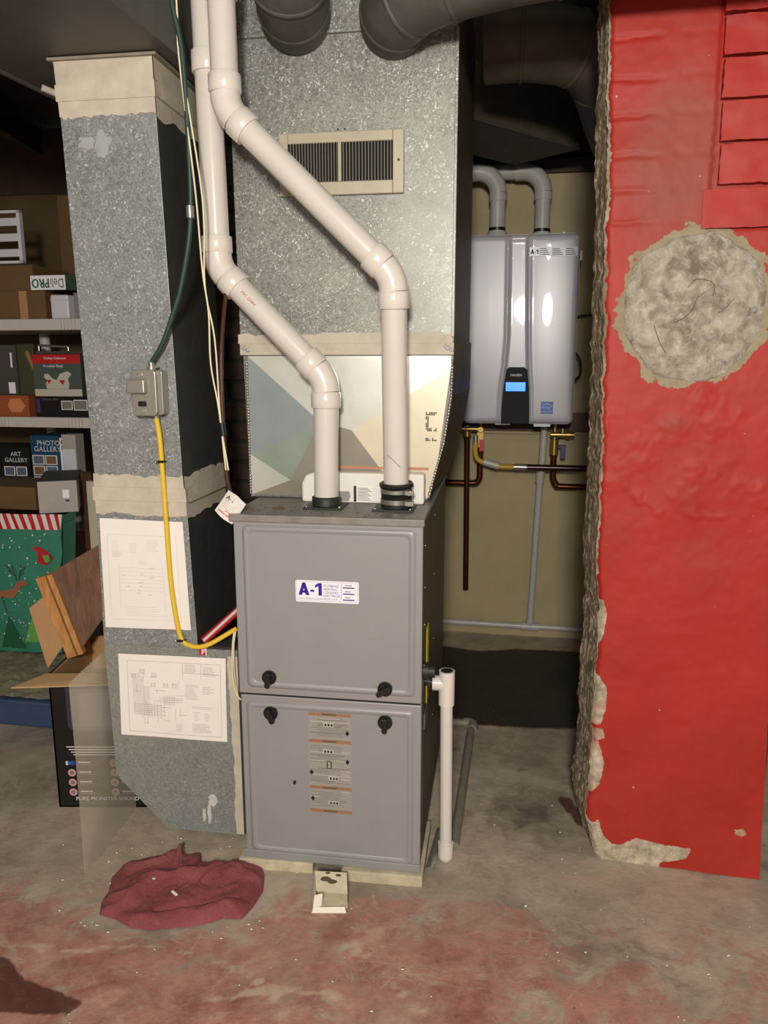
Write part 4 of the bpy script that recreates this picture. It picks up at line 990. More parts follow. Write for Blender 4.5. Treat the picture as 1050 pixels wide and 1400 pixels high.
rduct('round_duct', 'short round duct stub curving up from the plenum, left of two', [(-0.20,1.93,2.02),(-0.20,1.86,2.02),(-0.20,1.80,2.03),(-0.195,1.74,2.07),(-0.19,1.70,2.16)], .078, M_duct_dark, (6, 14))
rduct('round_duct', 'round duct bending right across the top from the plenum front', [(0.025,1.91,2.00),(0.025,1.86,2.00),(0.05,1.80,2.005),(0.14,1.745,2.02),(0.34,1.66,2.028),(0.75,1.50,2.015)], .078, M_duct_dark, (7, 14, 21, 28))
rduct('round_duct', 'big dark round duct turning behind the plenum above the heater', [(0.268,2.24,2.075),(0.40,2.22,2.075),(0.54,2.25,2.06),(0.63,2.40,2.04),(0.76,2.75,2.03),(0.95,3.25,2.03)], .092, M_duct_black, (5, 12, 19))
o = thing('branch_duct', 'dark flat sheet metal duct slanting back above the water heater', 'duct')
g = G(); d = Vector((0.37,0.32,0)).normalized(); n_ = Vector((-d.y, d.x, 0)); p = Vector((0.28,2.60,2.0)); q = Vector((0.70,2.95,2.0))
g.add([p, q, q+n_*.3, p+n_*.3, p+Vector((0,0,.17)), q+Vector((0,0,.17)), q+n_*.3+Vector((0,0,.17)), p+n_*.3+Vector((0,0,.17))], [(0,3,2,1),(4,5,6,7),(0,1,5,4),(1,2,6,5),(2,3,7,6),(3,0,4,7)]); g.obj('duct_body', M_duct_black, o)
G().tube([p+Vector((0,0,.002)), q+Vector((0,0,.002))], .004, 6).obj('edge_seam', M_duct_dark, o)

# old chimney behind, seen between the ducts
def chimney():
    o = thing('brick_chimney', 'dark old brick chimney standing behind the return duct', 'chimney', (-0.64, 2.72, 0), YAW)
    G().box(0.012, 0.418, 0.012, 0.40, 0, 2.31).obj('mortar_core', M_mortar, o)
    b0 = None; rnd = random.Random(4); k = 0
    for r in range(33):
        z = 0.002+r*0.070
        for x in ([0.0, 0.215] if r % 2 else [-0.108, 0.1075, 0.323]):
            if b0 is None:
                g = G(); g.box(0, 0.205, 0, 0.10, 0, 0.060); b0 = g.obj('brick', M_stone, o, 0.004); p = b0
            else: p = b0.copy(); COL.objects.link(p); p.parent = o
            xa = max(x, 0); xb = min(x+0.205, 0.43); p.location = (xa, rnd.uniform(-.006,.006), z); p.scale = ((xb-xa)/0.205, 1, 1)
    g = None
chimney()

# ================================================================== TANKLESS WATER HEATER
HW = (0, 0, 0)
def heater():
    o = thing('water_heater', 'grey wall-hung tankless water heater with lit blue screen', 'water heater', HW, -10)
    x0, x1, z0, z1, yf = -0.232, 0.206, 1.008, 1.737, 3.15
    g = G(); g.prism(rounded(x0, x1, z0, z1, .022), yf+.020, 3.44); g.obj('casing', M_heater, o)
    def xl(z): return interp([(1.0,-.077),(1.15,-.073),(1.235,-.062),(1.35,-.055),(1.74,-.060)], z)
    def xr(z): return interp([(1.0,.036),(1.15,.030),(1.235,.022),(1.35,.016),(1.74,.004)], z)
    us = [i/110 for i in range(111)]
    def P(u, v):
        x = x0+(x1-x0)*u; z = z0+(z1-z0)*v
        ex = min(x-x0, x1-x); ez = min(z-z0, z1-z); r = .022
        y = yf
        if ex < r: y += r-math.sqrt(max(0, r*r-(r-ex)**2))
        if ez < r: y += r-math.sqrt(max(0, r*r-(r-ez)**2))
        y = min(y, yf+r)
        a, b = xl(z), xr(z)
        sl = max(0, min(1, (x-a)/.012+.5)); sr = max(0, min(1, (b-x)/.012+.5)); s = min(sl, sr); s = s*s*(3-2*s)
        k = min(1, max(0, ez/.03)); y += .010*s*k
        y -= .004*math.exp(-((x-a+.008)/.006)**2)*k+.004*math.exp(-((x-b-.008)/.006)**2)*k
        y -= (.0025 if x > b else 0)*max(0, 1-((x-x1+.085)/.09)**2)*(1-s)*k
        # rounded outline corners
        cx = min(max(x, x0+r), x1-r); cz = min(max(z, z0+r), z1-r); dd = math.hypot(x-cx, z-cz)
        if dd > r: x = cx+(x-cx)*r/dd; z = cz+(z-cz)*r/dd
        return (x, y, z)
    g = G(); g.grid(120, 110, P); g.obj('front_cover', M_heater, o)
    g = G(); z2 = 1.232
    g.prism([(-.076,1.010),(.036,1.010),(.033,1.08),(.030,1.15),(.022,z2-.012),(.010,z2),(-.050,z2),(-.060,z2-.010),(-.070,1.15),(-.075,1.08)], yf-.0035, yf+.012); g.obj('control_panel', M_blackgloss, o, 0.002)
    g = G(); g.rect(-.061,.016,1.138,1.173,yf-.0042,0); sc = g.obj('screen', M_screen, o)
    g = G()
    for dx in (0, .0004): g.text('NAVIEN', (-.044+dx, yf-.0042, 1.1965), .0125, 0)
    g.obj('logo_lettering', plain('white_logo', (235,235,238), .4), o)
    # energy sticker: square, arc and star line
    g = G(); g.box(.079,.127,yf-.0075,yf-.0045,1.050,1.098,0); yy = yf-.0080
    P2 = [(.083+.040*i/10, 1.076+.012*sin(pi*i/10)) for i in range(11)]
    for (a, b), (c, d) in zip(P2, P2[1:]): g.add([(a,yy,b),(c,yy,d),(c,yy,d+.0022),(a,yy,b+.0022)], [(0,1,2,3)], 1)
    g.text('energy', (.084, yy, 1.071), .013, 1, sx=.9); g.rect(.081,.125,1.058,1.0595,yy,1); g.obj('energy_sticker', [M_eblue, plain('sticker_line', (150,190,225), .4)], o)
    g = G(); ys = yf-.0052; g.box(.014,.096,ys,ys+.002,1.652,1.686,0); g.box(.096,.196,ys,ys+.002,1.650,1.684,1)
    a_one(g, .018, ys-.0008, 1.660, .016, 2)
    for i in range(4): g.rect(.052,.090-.004*i,1.657+i*.007,1.6595+i*.007,ys-.0008,2); g.rect(.100,.140-.004*i,1.655+i*.007,1.6575+i*.007,ys-.0008,2); g.rect(.150,.190-.004*i,1.655+i*.007,1.6575+i*.007,ys-.0008,2)
    g.obj('service_sticker', [plain('clear_sticker', (205,205,212), .3), plain('silver_sticker', (180,180,186), .3), M_inkblack], o)
    g = G(); g.box(.206,.216,3.20,3.30,1.64,1.675); g.obj('side_clip', M_plas, o)
    g = G(); g.tube(smooth_path([(.206,3.32,1.30),(.235,3.33,1.26),(.238,3.34,1.20),(.210,3.35,1.17)]), .005, 8); g.obj('side_cable', M_black, o)
    g = G(); g.box(-.10,-.04,3.2,3.35,1.000,1.010); g.box(.055,.12,3.18,3.30,.996,1.010); g.cyl((.145,3.25,1.74),(0,0,1),.008,.014,10); g.box(.10,.17,3.22,3.3,1.737,1.745); g.obj('bracket', M_plas, o)
heater()
def hpipe(label, pts, r, z):
    o = thing('heater_vent_pipe', label, 'pipe', HW, -10)
    P = [Vector(p) for p in pts]; di = (P[1]-P[0]).normalized(); do = (P[2]-P[1]).normalized()
    ap = arc(P[1], di, do, .085, 12); G().tube([P[0], ap[0]], r, 24).obj('pipe', M_pvc_grey, o); G().tube([ap[-1], P[2]], r, 24).obj('pipe', M_pvc_grey, o)
    g = G(); g.tube(ap, r+.004, 24); g.tube([ap[0]-di*.03, ap[0]], r+.005, 24); g.tube([ap[-1], ap[-1]+do*.03], r+.005, 24); g.obj('elbow', M_pvc_grey, o)
    g = G(); g.tube([(P[2].x, P[2].y, 1.738),(P[2].x, P[2].y, 1.768)], [r+.012, r+.007], 24); g.obj('collar', M_pvc_grey, o)
    g = G(); g.tube([(P[2].x, P[2].y, 1.772),(P[2].x, P[2].y, 1.784)], r+.003, 24); g.obj('black_clamp', M_black, o)
hpipe('grey vent pipe rising from the heater beside the plenum', [(-.42,3.30,2.00),(-.117,3.30,2.00),(-.117,3.30,1.768)], .031, 0)
hpipe('grey vent pipe rising from the middle of the heater top', [(-.42,3.41,2.02),(.062,3.36,2.008),(.062,3.36,1.768)], .031, 0)
def plumbing():
    def T(name, label, cat='pipe'): return thing(name, label, cat, HW, -10)
    o = T('relief_pipe', 'straight brown copper relief pipe ending low on the beige wall')
    G().tube([(-.225,3.36,.945),(-.219,3.38,.238)], .0125, 14).obj('pipe', M_copper, o)
    g = G(); g.cyl((-.225,3.36,.935),(0,0,1),.018,.02,14); g.tube([(-.26,3.35,.968),(-.16,3.35,.968)], .011, 12); g.tube([(-.225,3.36,.95),(-.225,3.36,.985)], .013, 12); g.cyl((-.165,3.33,.968),(0,-1,0),.012,.02,10); g.obj('brass_valve', M_brass, o)
    o = T('left_copper_pipe', 'brown copper pipe elbowing left under the heater')
    g = G(); g.tube(smooth_path([(-.168,3.38,.90),(-.168,3.38,.80),(-.168,3.38,.755),(-.180,3.38,.733),(-.21,3.38,.727),(-.40,3.38,.727)]), .0135, 14); g.obj('pipe', M_copper, o)
    g = G(); g.tube([(-.168,3.38,1.0),(-.168,3.38,.955)], .010, 12); g.box(-.18,-.155,3.345,3.36,.89,.955); g.obj('valve_body', M_brass, o)
    g = G(); g.box(-.170,-.150,3.33,3.345,.875,.925); g.obj('red_handle', M_red, o)
    o = T('gas_connector', 'yellow flexible gas tube running right into black iron pipe', 'gas line')
    g = G(); g.tube(smooth_path([(-.184,3.31,.915),(-.185,3.31,.870),(-.172,3.31,.840),(-.13,3.31,.822),(-.07,3.31,.812),(-.015,3.31,.812)]), .0115, 14); g.obj('tube', M_yellow2, o)
    g = G(); g.tube([(-.148,3.306,.832),(-.085,3.306,.815)], .016, 10); g.obj('paper_wrap', M_pvc_grey, o)
    g = G(); g.tube([(-.185,3.31,.905),(-.185,3.31,.945)], .012, 6); g.obj('end_fitting', M_steel, o); g = G(); g.tube([(-.02,3.31,.812),(.035,3.31,.812)], .014, 8); g.obj('end_fitting', M_steel, o)
    o = T('iron_gas_pipe', 'dark iron gas pipe running right from the yellow tube')
    g = G(); g.tube([(.030,3.31,.812),(.60,3.31,.812)], .0135, 14); g.obj('pipe', M_iron, o)
    o = T('right_copper_pipe', 'brown copper pipe elbowing right under the heater')
    g = G(); g.tube(smooth_path([(.148,3.38,.92),(.148,3.38,.80),(.150,3.38,.755),(.165,3.38,.730),(.20,3.38,.722),(.60,3.38,.724)]), .0135, 14); g.obj('pipe', M_copper, o)
    g = G(); g.tube([(.148,3.38,.86),(.148,3.38,.925)], .018, 8); g.tube([(.148,3.37,1.0),(.148,3.37,.92)], .010, 12); g.tube([(.13,3.36,.948),(.23,3.36,.948)], .012, 12); g.cyl((.195,3.36,.948),(1,0,0),.017,.018,8); g.cyl((.18,3.36,.955),(0,0,1),.009,.02,8); g.obj('brass_valve', M_brass, o)
    g = G(); g.box(.175,.195,3.33,3.345,.85,.905); g.box(.165,.195,3.335,3.36,.895,.905); g.obj('blue_handle', M_blueh, o)
    o = T('heater_drain_pipe', 'pale plastic drain pipe running down the wall to a base tee')
    g = G(); g.tube([(.104,3.38,.985),(.098,3.38,.78)], .0150, 16); g.tube([(.095,3.40,.78),(.075,3.44,.075)], .0145, 16); g.obj('pipe', M_pvc_grey, o)
    g = G(); g.tube([(.0955,3.39,.79),(.0935,3.395,.735)], .0185, 16); g.obj('coupling', M_pvc_grey, o)
    g = G(); g.tube([(.035,3.443,.056),(.115,3.443,.056)], .019, 16); g.tube([(.075,3.443,.056),(.076,3.442,.095)], .018, 16); g.obj('tee', M_pvc_grey, o)
    g = G(); g.tube([(-.75,3.446,.060),(.035,3.446,.055)], .0135, 14); g.tube([(.115,3.446,.056),(.75,3.446,.050)], .0135, 14); g.obj('base_run', M_pvc_grey, o)
    o = T('mounting_board', 'dark brown plank fixed to the wall under the heater', 'board')
    g = G(); g.box(-.42,.75,3.448,3.469,.952,1.035); g.obj('plank', M_plank, o); g = G(); g.box(-.42,.75,3.444,3.469,.942,.952); g.obj('pale_ledge', M_beige, o)
    o = T('dark_iron_wall_pipe', 'thin dark cable crossing the wall right of the heater', 'cable'); g = G(); g.tube([(.206,3.42,1.44),(.6,3.42,1.47)], .005, 8); g.obj('jacket', M_black, o)
plumbing()

# ================================================================== STORAGE CORNER, left
SH = (0, 0, 0)
def shelving():
    o = thing('shelf_unit', 'white plastic shelving unit packed with boxes at the far left', 'shelf', SH, -10)
    for z0, z1 in ((1.372,1.420),(0.986,1.032),(0.56,0.606)):
        g = G(); g.box(-2.75,-1.62,2.85,3.22,z0+.004,z1); 
        s = g.obj('shelf_board', M_shelf, o, 0.003)
        g = G()
        for xs in (-1.80,-1.785,-1.77,-1.755,-1.74,-2.10,-2.085,-2.07): g.box(xs, xs+.006, 2.845, 2.851, z0+.007, z1-.003)
        g.obj('rib', M_shelf, s)
    for x in (-2.05, -1.64):
        for (z0, z1) in ((0, .56), (.606, .986), (1.032, 1.372)):
            G().tube([(x, 3.12, z0), (x, 3.12, z1)], .022, 14).obj('post', M_shelf, o)
shelving()
def sbox(name, label, cat, x0, x1, z0, z1, y0, y1, mats, prints=None, group=None, rz=-10, bev=0.001, base=(0,0,0)):
    o = thing(name, label, cat, base, rz, group)
    g = G(); g.box(x0, x1, y0, y1, z0, z1); g.obj('carton', mats if isinstance(mats, list) else [mats], o, bev)
    if prints:
        p = G(); ms = []; prints(p, ms, y0-.0008); p.obj('printing', ms, o)
    return o
# above the top shelf board
sbox('cardboard_box', 'long brown carton lying on the top shelf at the left', 'box', -2.30,-1.875,1.4205,1.530,2.88,3.15,M_cardd, lambda p, ms, y: (ms.append(M_card), p.rect(-1.99,-1.955,1.421,1.53,y,0)))
sbox('cardboard_box', 'brown carton stacked above the long carton on the top shelf', 'box', -2.30,-1.935,1.5305,1.632,2.90,3.15,M_cardd)
sbox('cardboard_box', 'large plain brown carton standing behind the upside-down green lettered box', 'box', -1.985,-1.50,1.4205,1.95,3.19,3.42,M_cardd, lambda p, ms, y: (ms.append(M_joist), p.rect(-1.93,-1.80,1.745,1.748,y,0), p.rect(-1.93,-1.86,1.70,1.704,y,0)))
def deli(p, ms, y):
    ms += [M_stkwhite, plain('green_ink', (20,110,50), .6), plain('grey_green_ink', (60,80,66), .6)]
    p.rect(-1.927,-1.776,1.532,1.587,y,0)
    ux, uy = (-1,0,0), (0,0,-1)
    for d in (0, .0012, .0024): p.text('PRO', (-1.846+d, y-.0006, 1.574), .050, 1, ux, uy, sx=.80)
    p.text('Deli', (-1.782, y-.0006, 1.574), .050, 2, ux, uy, sx=.72)
sbox('deli_box', 'white box with green lettering upside down on the top shelf', 'box', -1.930,-1.735,1.530,1.589,2.87,3.05,plain('green_carton', (40,60,40), .6), deli)
sbox('lidded_tub', 'grey white lidded plastic tub under the green lettered box', 'tub', -1.842,-1.765,1.4205,1.512,2.86,2.95,M_plas, lambda p, ms, y: (ms.append(M_shelf), p.rect(-1.842,-1.765,1.490,1.493,y,0)), bev=.006)
sbox('plastic_case', 'grey translucent case behind the tub on the top shelf', 'case', -1.765,-1.64,1.4205,1.522,2.90,3.1,plain('grey_case', (120,122,120), .4))
def louvre():
    o = thing('louvre_panel', 'white louvred vent cover leaning on the top shelf cartons', 'vent cover', (0,0,0), -10)
    g = G(); x0, x1, z0, z1 = -2.22,-1.945,1.634,1.832
    g.box(x1-.014,x1,2.86,2.88,z0,z1); g.box(x0,x0+.014,2.86,2.88,z0,z1); g.box(x0,x1,2.86,2.88,z1-.010,z1); g.box(x0,x1,2.86,2.88,z0,z0+.010); g.obj('frame', M_plas, o)
    for k in range(3): G().box(x0+.01,x1-.012,2.855,2.868,z0+.024+k*.058,z0+.054+k*.058).obj('louvre', M_plas, o, .003)
louvre()
# middle shelf
def sleigh(p, ms, y):
    ms += [M_red, plain('grey_green_print', (70,82,74), .6), plain('pale_print', (190,184,170), .6), M_stkwhite]
    x0, x1, z0, z1 = -1.950,-1.742,1.116,1.282
    p.rect(x0,x1,z0,z1,y,1); p.rect(x0,x1,z1-.036,z1,y-.0004,0); p.rect(x0,x1,z0,z0+.028,y-.0004,2)
    p.text('Holiday Collection', (-1.90,y-.0008,1.263), .013, 3); p.text('Porcelain Sleigh', (-1.905,y-.0008,1.232), .014, 3)
    sl = [(-1.895,1.145),(-1.80,1.145),(-1.795,1.165),(-1.80,1.185),(-1.782,1.205),(-1.80,1.216),(-1.835,1.205),(-1.85,1.180),(-1.868,1.188),(-1.885,1.205),(-1.902,1.205),(-1.905,1.192),(-1.89,1.178),(-1.900,1.165)]
    p.add([(a, y-.0010, b) for a, b in sl], [tuple(range(len(sl)))], 2)
    p.add([(a, y-.0014, b) for a, b in [(-1.840,1.180),(-1.812,1.180),(-1.824,1.160)]], [(0,2,1)], 0); p.add([(a, y-.0014, b) for a, b in [(-1.893,1.182),(-1.872,1.180),(-1.886,1.164)]], [(0,2,1)], 0)
sbox('sleigh_box', 'gift carton with red banner and white porcelain sleigh picture', 'box', -1.952,-1.740,1.1155,1.283,2.875,3.05,M_darkgrey, sleigh)
def blk(p, ms, y):
    ms += [plain('violet_spot', (60,50,110), .6), plain('photo_grey', (120,118,110), .6), M_stkwhite, plain('dim_text', (110,110,130), .6)]
    p.rect(-1.945,-1.93,1.05,1.105,y,0); p.rect(-1.835,-1.785,1.062,1.098,y,2); p.rect(-1.832,-1.788,1.065,1.095,y-.0004,1); p.rect(-1.780,-1.72,1.060,1.102,y,2); p.rect(-1.777,-1.723,1.063,1.099,y-.0004,1)
    p.text('Collector Plate', (-1.92,y-.0006,1.100), .012, 3)
sbox('black_photo_box', 'flat black carton with two grey photos under the sleigh carton', 'box', -1.950,-1.700,1.0325,1.114,2.87,3.08,M_boxblack, blk)
sbox('orange_box', 'flat orange carton on the middle shelf', 'box', -2.25,-1.985,1.0325,1.118,2.875,3.0,plain('orange_card', (150,78,38), .6), lambda p, ms, y: (ms.append(plain('pale_orange', (206,130,80), .6)), p.prism([(-2.065,1.05),(-2.02,1.05),(-2.0,1.075),(-2.02,1.105),(-2.065,1.105),(-2.08,1.078)][::-1], y-.001, y)))
sbox('green_book', 'tall dark green book standing left of the sleigh carton', 'book', -2.035,-1.960,1.119,1.324,2.90,2.955,plain('olive_cover', (62,62,36), .6), lambda p, ms, y: (ms.append(plain('gold_strip', (150,110,60), .6)), p.add([(-2.0,y,1.29),(-1.985,y,1.30),(-1.962,y,1.24),(-1.962,y,1.20)], [(0,3,2,1)])))
sbox('brown_book', 'dark brown book at the left edge of the middle shelf', 'book', -2.14,-2.042,1.119,1.320,2.90,2.95,M_darkgrey, lambda p, ms, y: (ms.append(M_stkwhite), p.rect(-2.085,-2.055,1.125,1.17,y,0), p.rect(-2.068,-2.060,1.23,1.29,y,0)))
o = thing('serving_tray', 'shiny dark tray lying on top of the sleigh carton', 'tray', SH, -10)
g = G(); g.box(-1.955,-1.70,2.90,3.06,1.284,1.296,0); g.obj('tray_rim', M_darkgrey, o, .004); g = G(); g.tube([(-1.93,2.893,1.318),(-1.80,2.893,1.312)], .005, 8); g.tube([(-1.93,2.893,1.318),(-1.93,2.893,1.296)], .004, 8); g.tube([(-1.80,2.893,1.312),(-1.80,2.893,1.296)], .004, 8); g.obj('tray_handle', M_chrome, o)
# lower shelf
def pg(p, ms, y):
    ms += [plain('white_print', (215,215,215), .6), plain('pic_a', (90,100,120), .6), plain('pic_b', (130,90,60), .6)]  # white ink for the lettering and picture borders
    p.text('PHOTO', (-1.96,y,0.915), .030, 0); p.text('GALLERY', (-1.975,y,0.890), .030, 0)
    for i in range(2):
        for j in range(4): p.rect(-1.985+i*.058,-1.985+i*.058+.054,.835-j*.045,.835-j*.045+.040,y,0); p.rect(-1.985+i*.058+.005,-1.985+i*.058+.049,.839-j*.045,.839-j*.045+.032,y-.0005,1+(i+j) % 2)
sbox('photo_frame_box', 'blue carton printed PHOTO GALLERY on the lower shelf', 'box', -1.990,-1.86,0.607,0.955,2.87,3.05,plain('blue_card', (20,66,96), .5), pg)
def ag(p, ms, y):
    ms += [plain('white_print', (215,215,215), .6), plain('pic_a', (90,100,120), .6)]
    p.text('ART', (-2.085,y,0.868), .026, 0); p.text('GALLERY', (-2.115,y,0.843), .026, 0)
    for i in range(2):
        for j in range(4): p.rect(-2.12+i*.055,-2.12+i*.055+.050,.785-j*.045,.785-j*.045+.040,y,0); p.rect(-2.12+i*.055+.005,-2.12+i*.055+.045,.789-j*.045,.789-j*.045+.032,y-.0005,1)
sbox('art_frame_box', 'black carton printed ART GALLERY on the lower shelf', 'box', -2.25,-2.000,0.607,0.905,2.87,3.05,M_boxblack, ag)
sbox('tall_white_carton', 'tall slim white carton at the right end of the lower shelf', 'box', -1.803,-1.742,0.607,0.968,2.80,2.86,M_greybox, lambda p, ms, y: (ms.append(M_plas), p.rect(-1.80,-1.745,.64,.91,y,0)))
sbox('price_card', 'white card marked 10 behind the slim white carton', 'card', -1.838,-1.806,0.80,0.950,2.84,2.845,M_stkwhite, lambda p, ms, y: (ms.append(M_inkblack), p.text('10', (-1.836,y,.90), .026, 0), p.rect(-1.832,-1.826,.925,.94,y,0)), rz=-10)
# things in front of the shelves
o = thing('grey_carton', 'grey carton with small white label above the gift bag', 'box', (-1.237, 2.708, 0), 18)
g = G(); g.box(0, 0.132, 0, 0.30, 0.717, 0.833, 0); g.m[-2] = 1; g.m[-5] = 1; g.m[-1] = 1; g.obj('carton', [M_greybox, M_darkgrey], o, .002)
g = G(); g.rect(.066,.106,.752,.806,-.0008,0); g.rect(.082,.104,.770,.800,-.0012,1); g.rect(.090,.103,.757,.764,-.0012,2); g.obj('white_label', [M_greybox, M_stkwhite, M_rubber], o)
def gift_bag():
    o = thing('gift_bag', 'green Christmas gift sack with red striped cuff and reindeer', 'gift bag', (0,0,0), -10)
    x0, x1, z0, z1, y = -2.08,-1.600,0.19,0.715,2.46
    def P(u, v):
        z = z0+(z1-z0)*v; b = .015*sin(v*pi); return (x0-.0+(x1-x0)*u-(1-v)*.05*u+.008*nz(v*4, u*2), y-.02*sin(u*pi)-b+.008*nz(u*5, v*5, 3), z)
    g = G(); g.grid(20, 20, P); g.add([P(1,0), P(1,1), (x1,y+.08,z1), (x1-.05,y+.08,z0)], [(0,3,2,1)]); g.add([(x0,y,z1-.03),(x1,y,z1-.03),(x1,y+.08,z1-.03),(x0,y+.08,z1-.03)], [(0,1,2,3)]); g.add([(x0,y,z0),(x1-.05,y,z0),(x1-.05,y+.08,z0),(x0,y+.08,z0)], [(0,3,2,1)])
    g.obj('sack', M_bag, o)
    # cuff with diagonal stripes
    g = G(); n = 15
    for i in range(n):
        u0, u1 = i/n, (i+1)/n
        for (s, e, mi) in ((0, .5, 0), (.5, 1, 1)):
            ua = u0+(u1-u0)*s; ub = u0+(u1-u0)*e
            def Q(u, v): 
                uu = min(1, max(0, u)); q = P(uu, 1-.105+.105*v); return (q[0], q[1]-.008, q[2]+.002)
            g.add([Q(ua+.045,0),Q(ub+.045,0),Q(ub,1),Q(ua,1)], [(0,1,2,3)], mi)
    g.obj('striped_cuff', [M_red, plain('cuff_white', (215,208,200), .6)], o)
    # reindeer, snow, tree
    g = G(); rnd = random.Random(9); yy = -.004
    def D(a, b, dy=0): u = (a-x0)/(x1-x0); v = (b-z0)/(z1-z0); q = P(min(1,max(0,u)), v); return (a, q[1]-.004+dy, b)
    for i in range(110):
        a, b = rnd.uniform(-1.93,-1.66), rnd.uniform(.24,.65); r = rnd.uniform(.0015,.0042)
        g.add([D(a+r*cos(k), b+r*sin(k)) for k in (0,1.05,2.1,3.14,4.2,5.24)], [(0,1,2,3,4,5)], 0)
    body = [(-1.93,.425),(-1.85,.43),(-1.80,.44),(-1.785,.465),(-1.755,.475),(-1.735,.465),(-1.74,.457),(-1.77,.450),(-1.785,.425),(-1.80,.405),(-1.85,.405),(-1.93,.39)]
    g.add([D(a, b, -.001) for a, b in body], [tuple(range(len(body)))], 1)
    for a0, b0, a1, b1 in ((-1.785,.47,-1.80,.53),(-1.80,.50,-1.825,.53),(-1.79,.49,-1.815,.51),(-1.775,.475,-1.765,.53),(-1.77,.50,-1.745,.525),(-1.772,.49,-1.75,.505),(-1.85,.41,-1.84,.35),(-1.84,.35,-1.78,.345)):
        g.add([D(a0,b0,-.001),D(a0+.004,b0,-.001),D(a1+.004,b1,-.001),D(a1,b1,-.001)], [(0,1,2,3)], 2)
    for cx, w_, h_, b, mi in ((-1.83,.05,.13,.205,3),(-1.735,.045,.10,.235,4)):
        g.add([D(cx-w_,b,-.001),D(cx+w_,b,-.001),D(cx,b+h_,-.001)], [(0,1,2)], mi)
    sk = [(-1.70,.54),(-1.665,.53),(-1.64,.56),(-1.66,.585),(-1.69,.60),(-1.712,.598),(-1.714,.588),(-1.695,.582)]
    g.add([D(a, b, -.0015) for a, b in sk], [tuple(range(len(sk)))], 5)
    g.prism([(-1.67,.57),(-1.645,.575),(-1.64,.55),(-1.66,.545)][::-1], y-.040, y-.036, 4)
    g.obj('printed_pattern', [plain('snow_dot', (190,215,205), .6), plain('reindeer_brown', (150,96,64), .6), plain('branch_brown', (60,56,40), .6), plain('tree_green', (24,84,50), .6), plain('lime_green', (96,160,70), .6), M_red], o)
gift_bag()
sbox('flapped_carton', 'brown carton with raised flap behind the gift sack', 'box', -2.1,-1.745,0.716,0.80,2.52,2.75,M_cardd)
sbox('leaning_panel', 'cream board leaning behind the oak board', 'board', -1.600,-1.50,0.40,0.812,2.62,2.65,M_cream2)
sbox('leaning_panel', 'brown hardboard strip leaning beside the cream board', 'board', -1.645,-1.603,0.30,0.84,2.66,2.68,M_plank)
sbox('leaning_panel', 'pale blue board edge against the duct', 'board', -1.498,-1.42,0.45,0.76,2.63,2.66,plain('pale_blue_board', (120,136,136), .6))
# litter tray
def tray():
    o = thing('litter_tray', 'blue plastic litter tray full of tan litter on the floor', 'litter tray', (-1.52, 2.52, 0), -10)
    x0, x1, y0, y1 = -.62, .50, 0, .42
    g = G(); e = .02
    g.prism([(x0+e,y0+e),(x1-e,y0+e),(x1-e,y1-e),(x0+e,y1-e)], 0.0, .105, 0, 'z', back=[(x0,y0),(x1,y0),(x1,y1),(x0,y1)]); g.obj('tray_body', M_blue, o, .01)
    g = G()
    for r in ((x0-.012,x1+.012,y0-.012,y0+.010),(x0-.012,x1+.012,y1-.01,y1+.012),(x0-.012,x0+.01,y0,y1),(x1-.01,x1+.012,y0,y1)): g.box(*r, .100, .112)
    g.obj('rim', M_blue, o, .004)
    g = G(); g.grid(60, 24, lambda u, v: (x0+.012+(x1-x0-.024)*u, y0+.012+(y1-y0-.024)*v, .112+.02*abs(nz(u*22, v*9, 2))+.01*v)); q = g.obj('litter', M_litter, o); q['kind'] = 'stuff'
    g = G(); g.grid(20, 8, lambda u, v: (x0+(x1-x0)*u, .36+.06*v, .12+.05*v+.01*nz(u*6, v*4))); g.obj('liner', M_bluegrey, o)
tray()
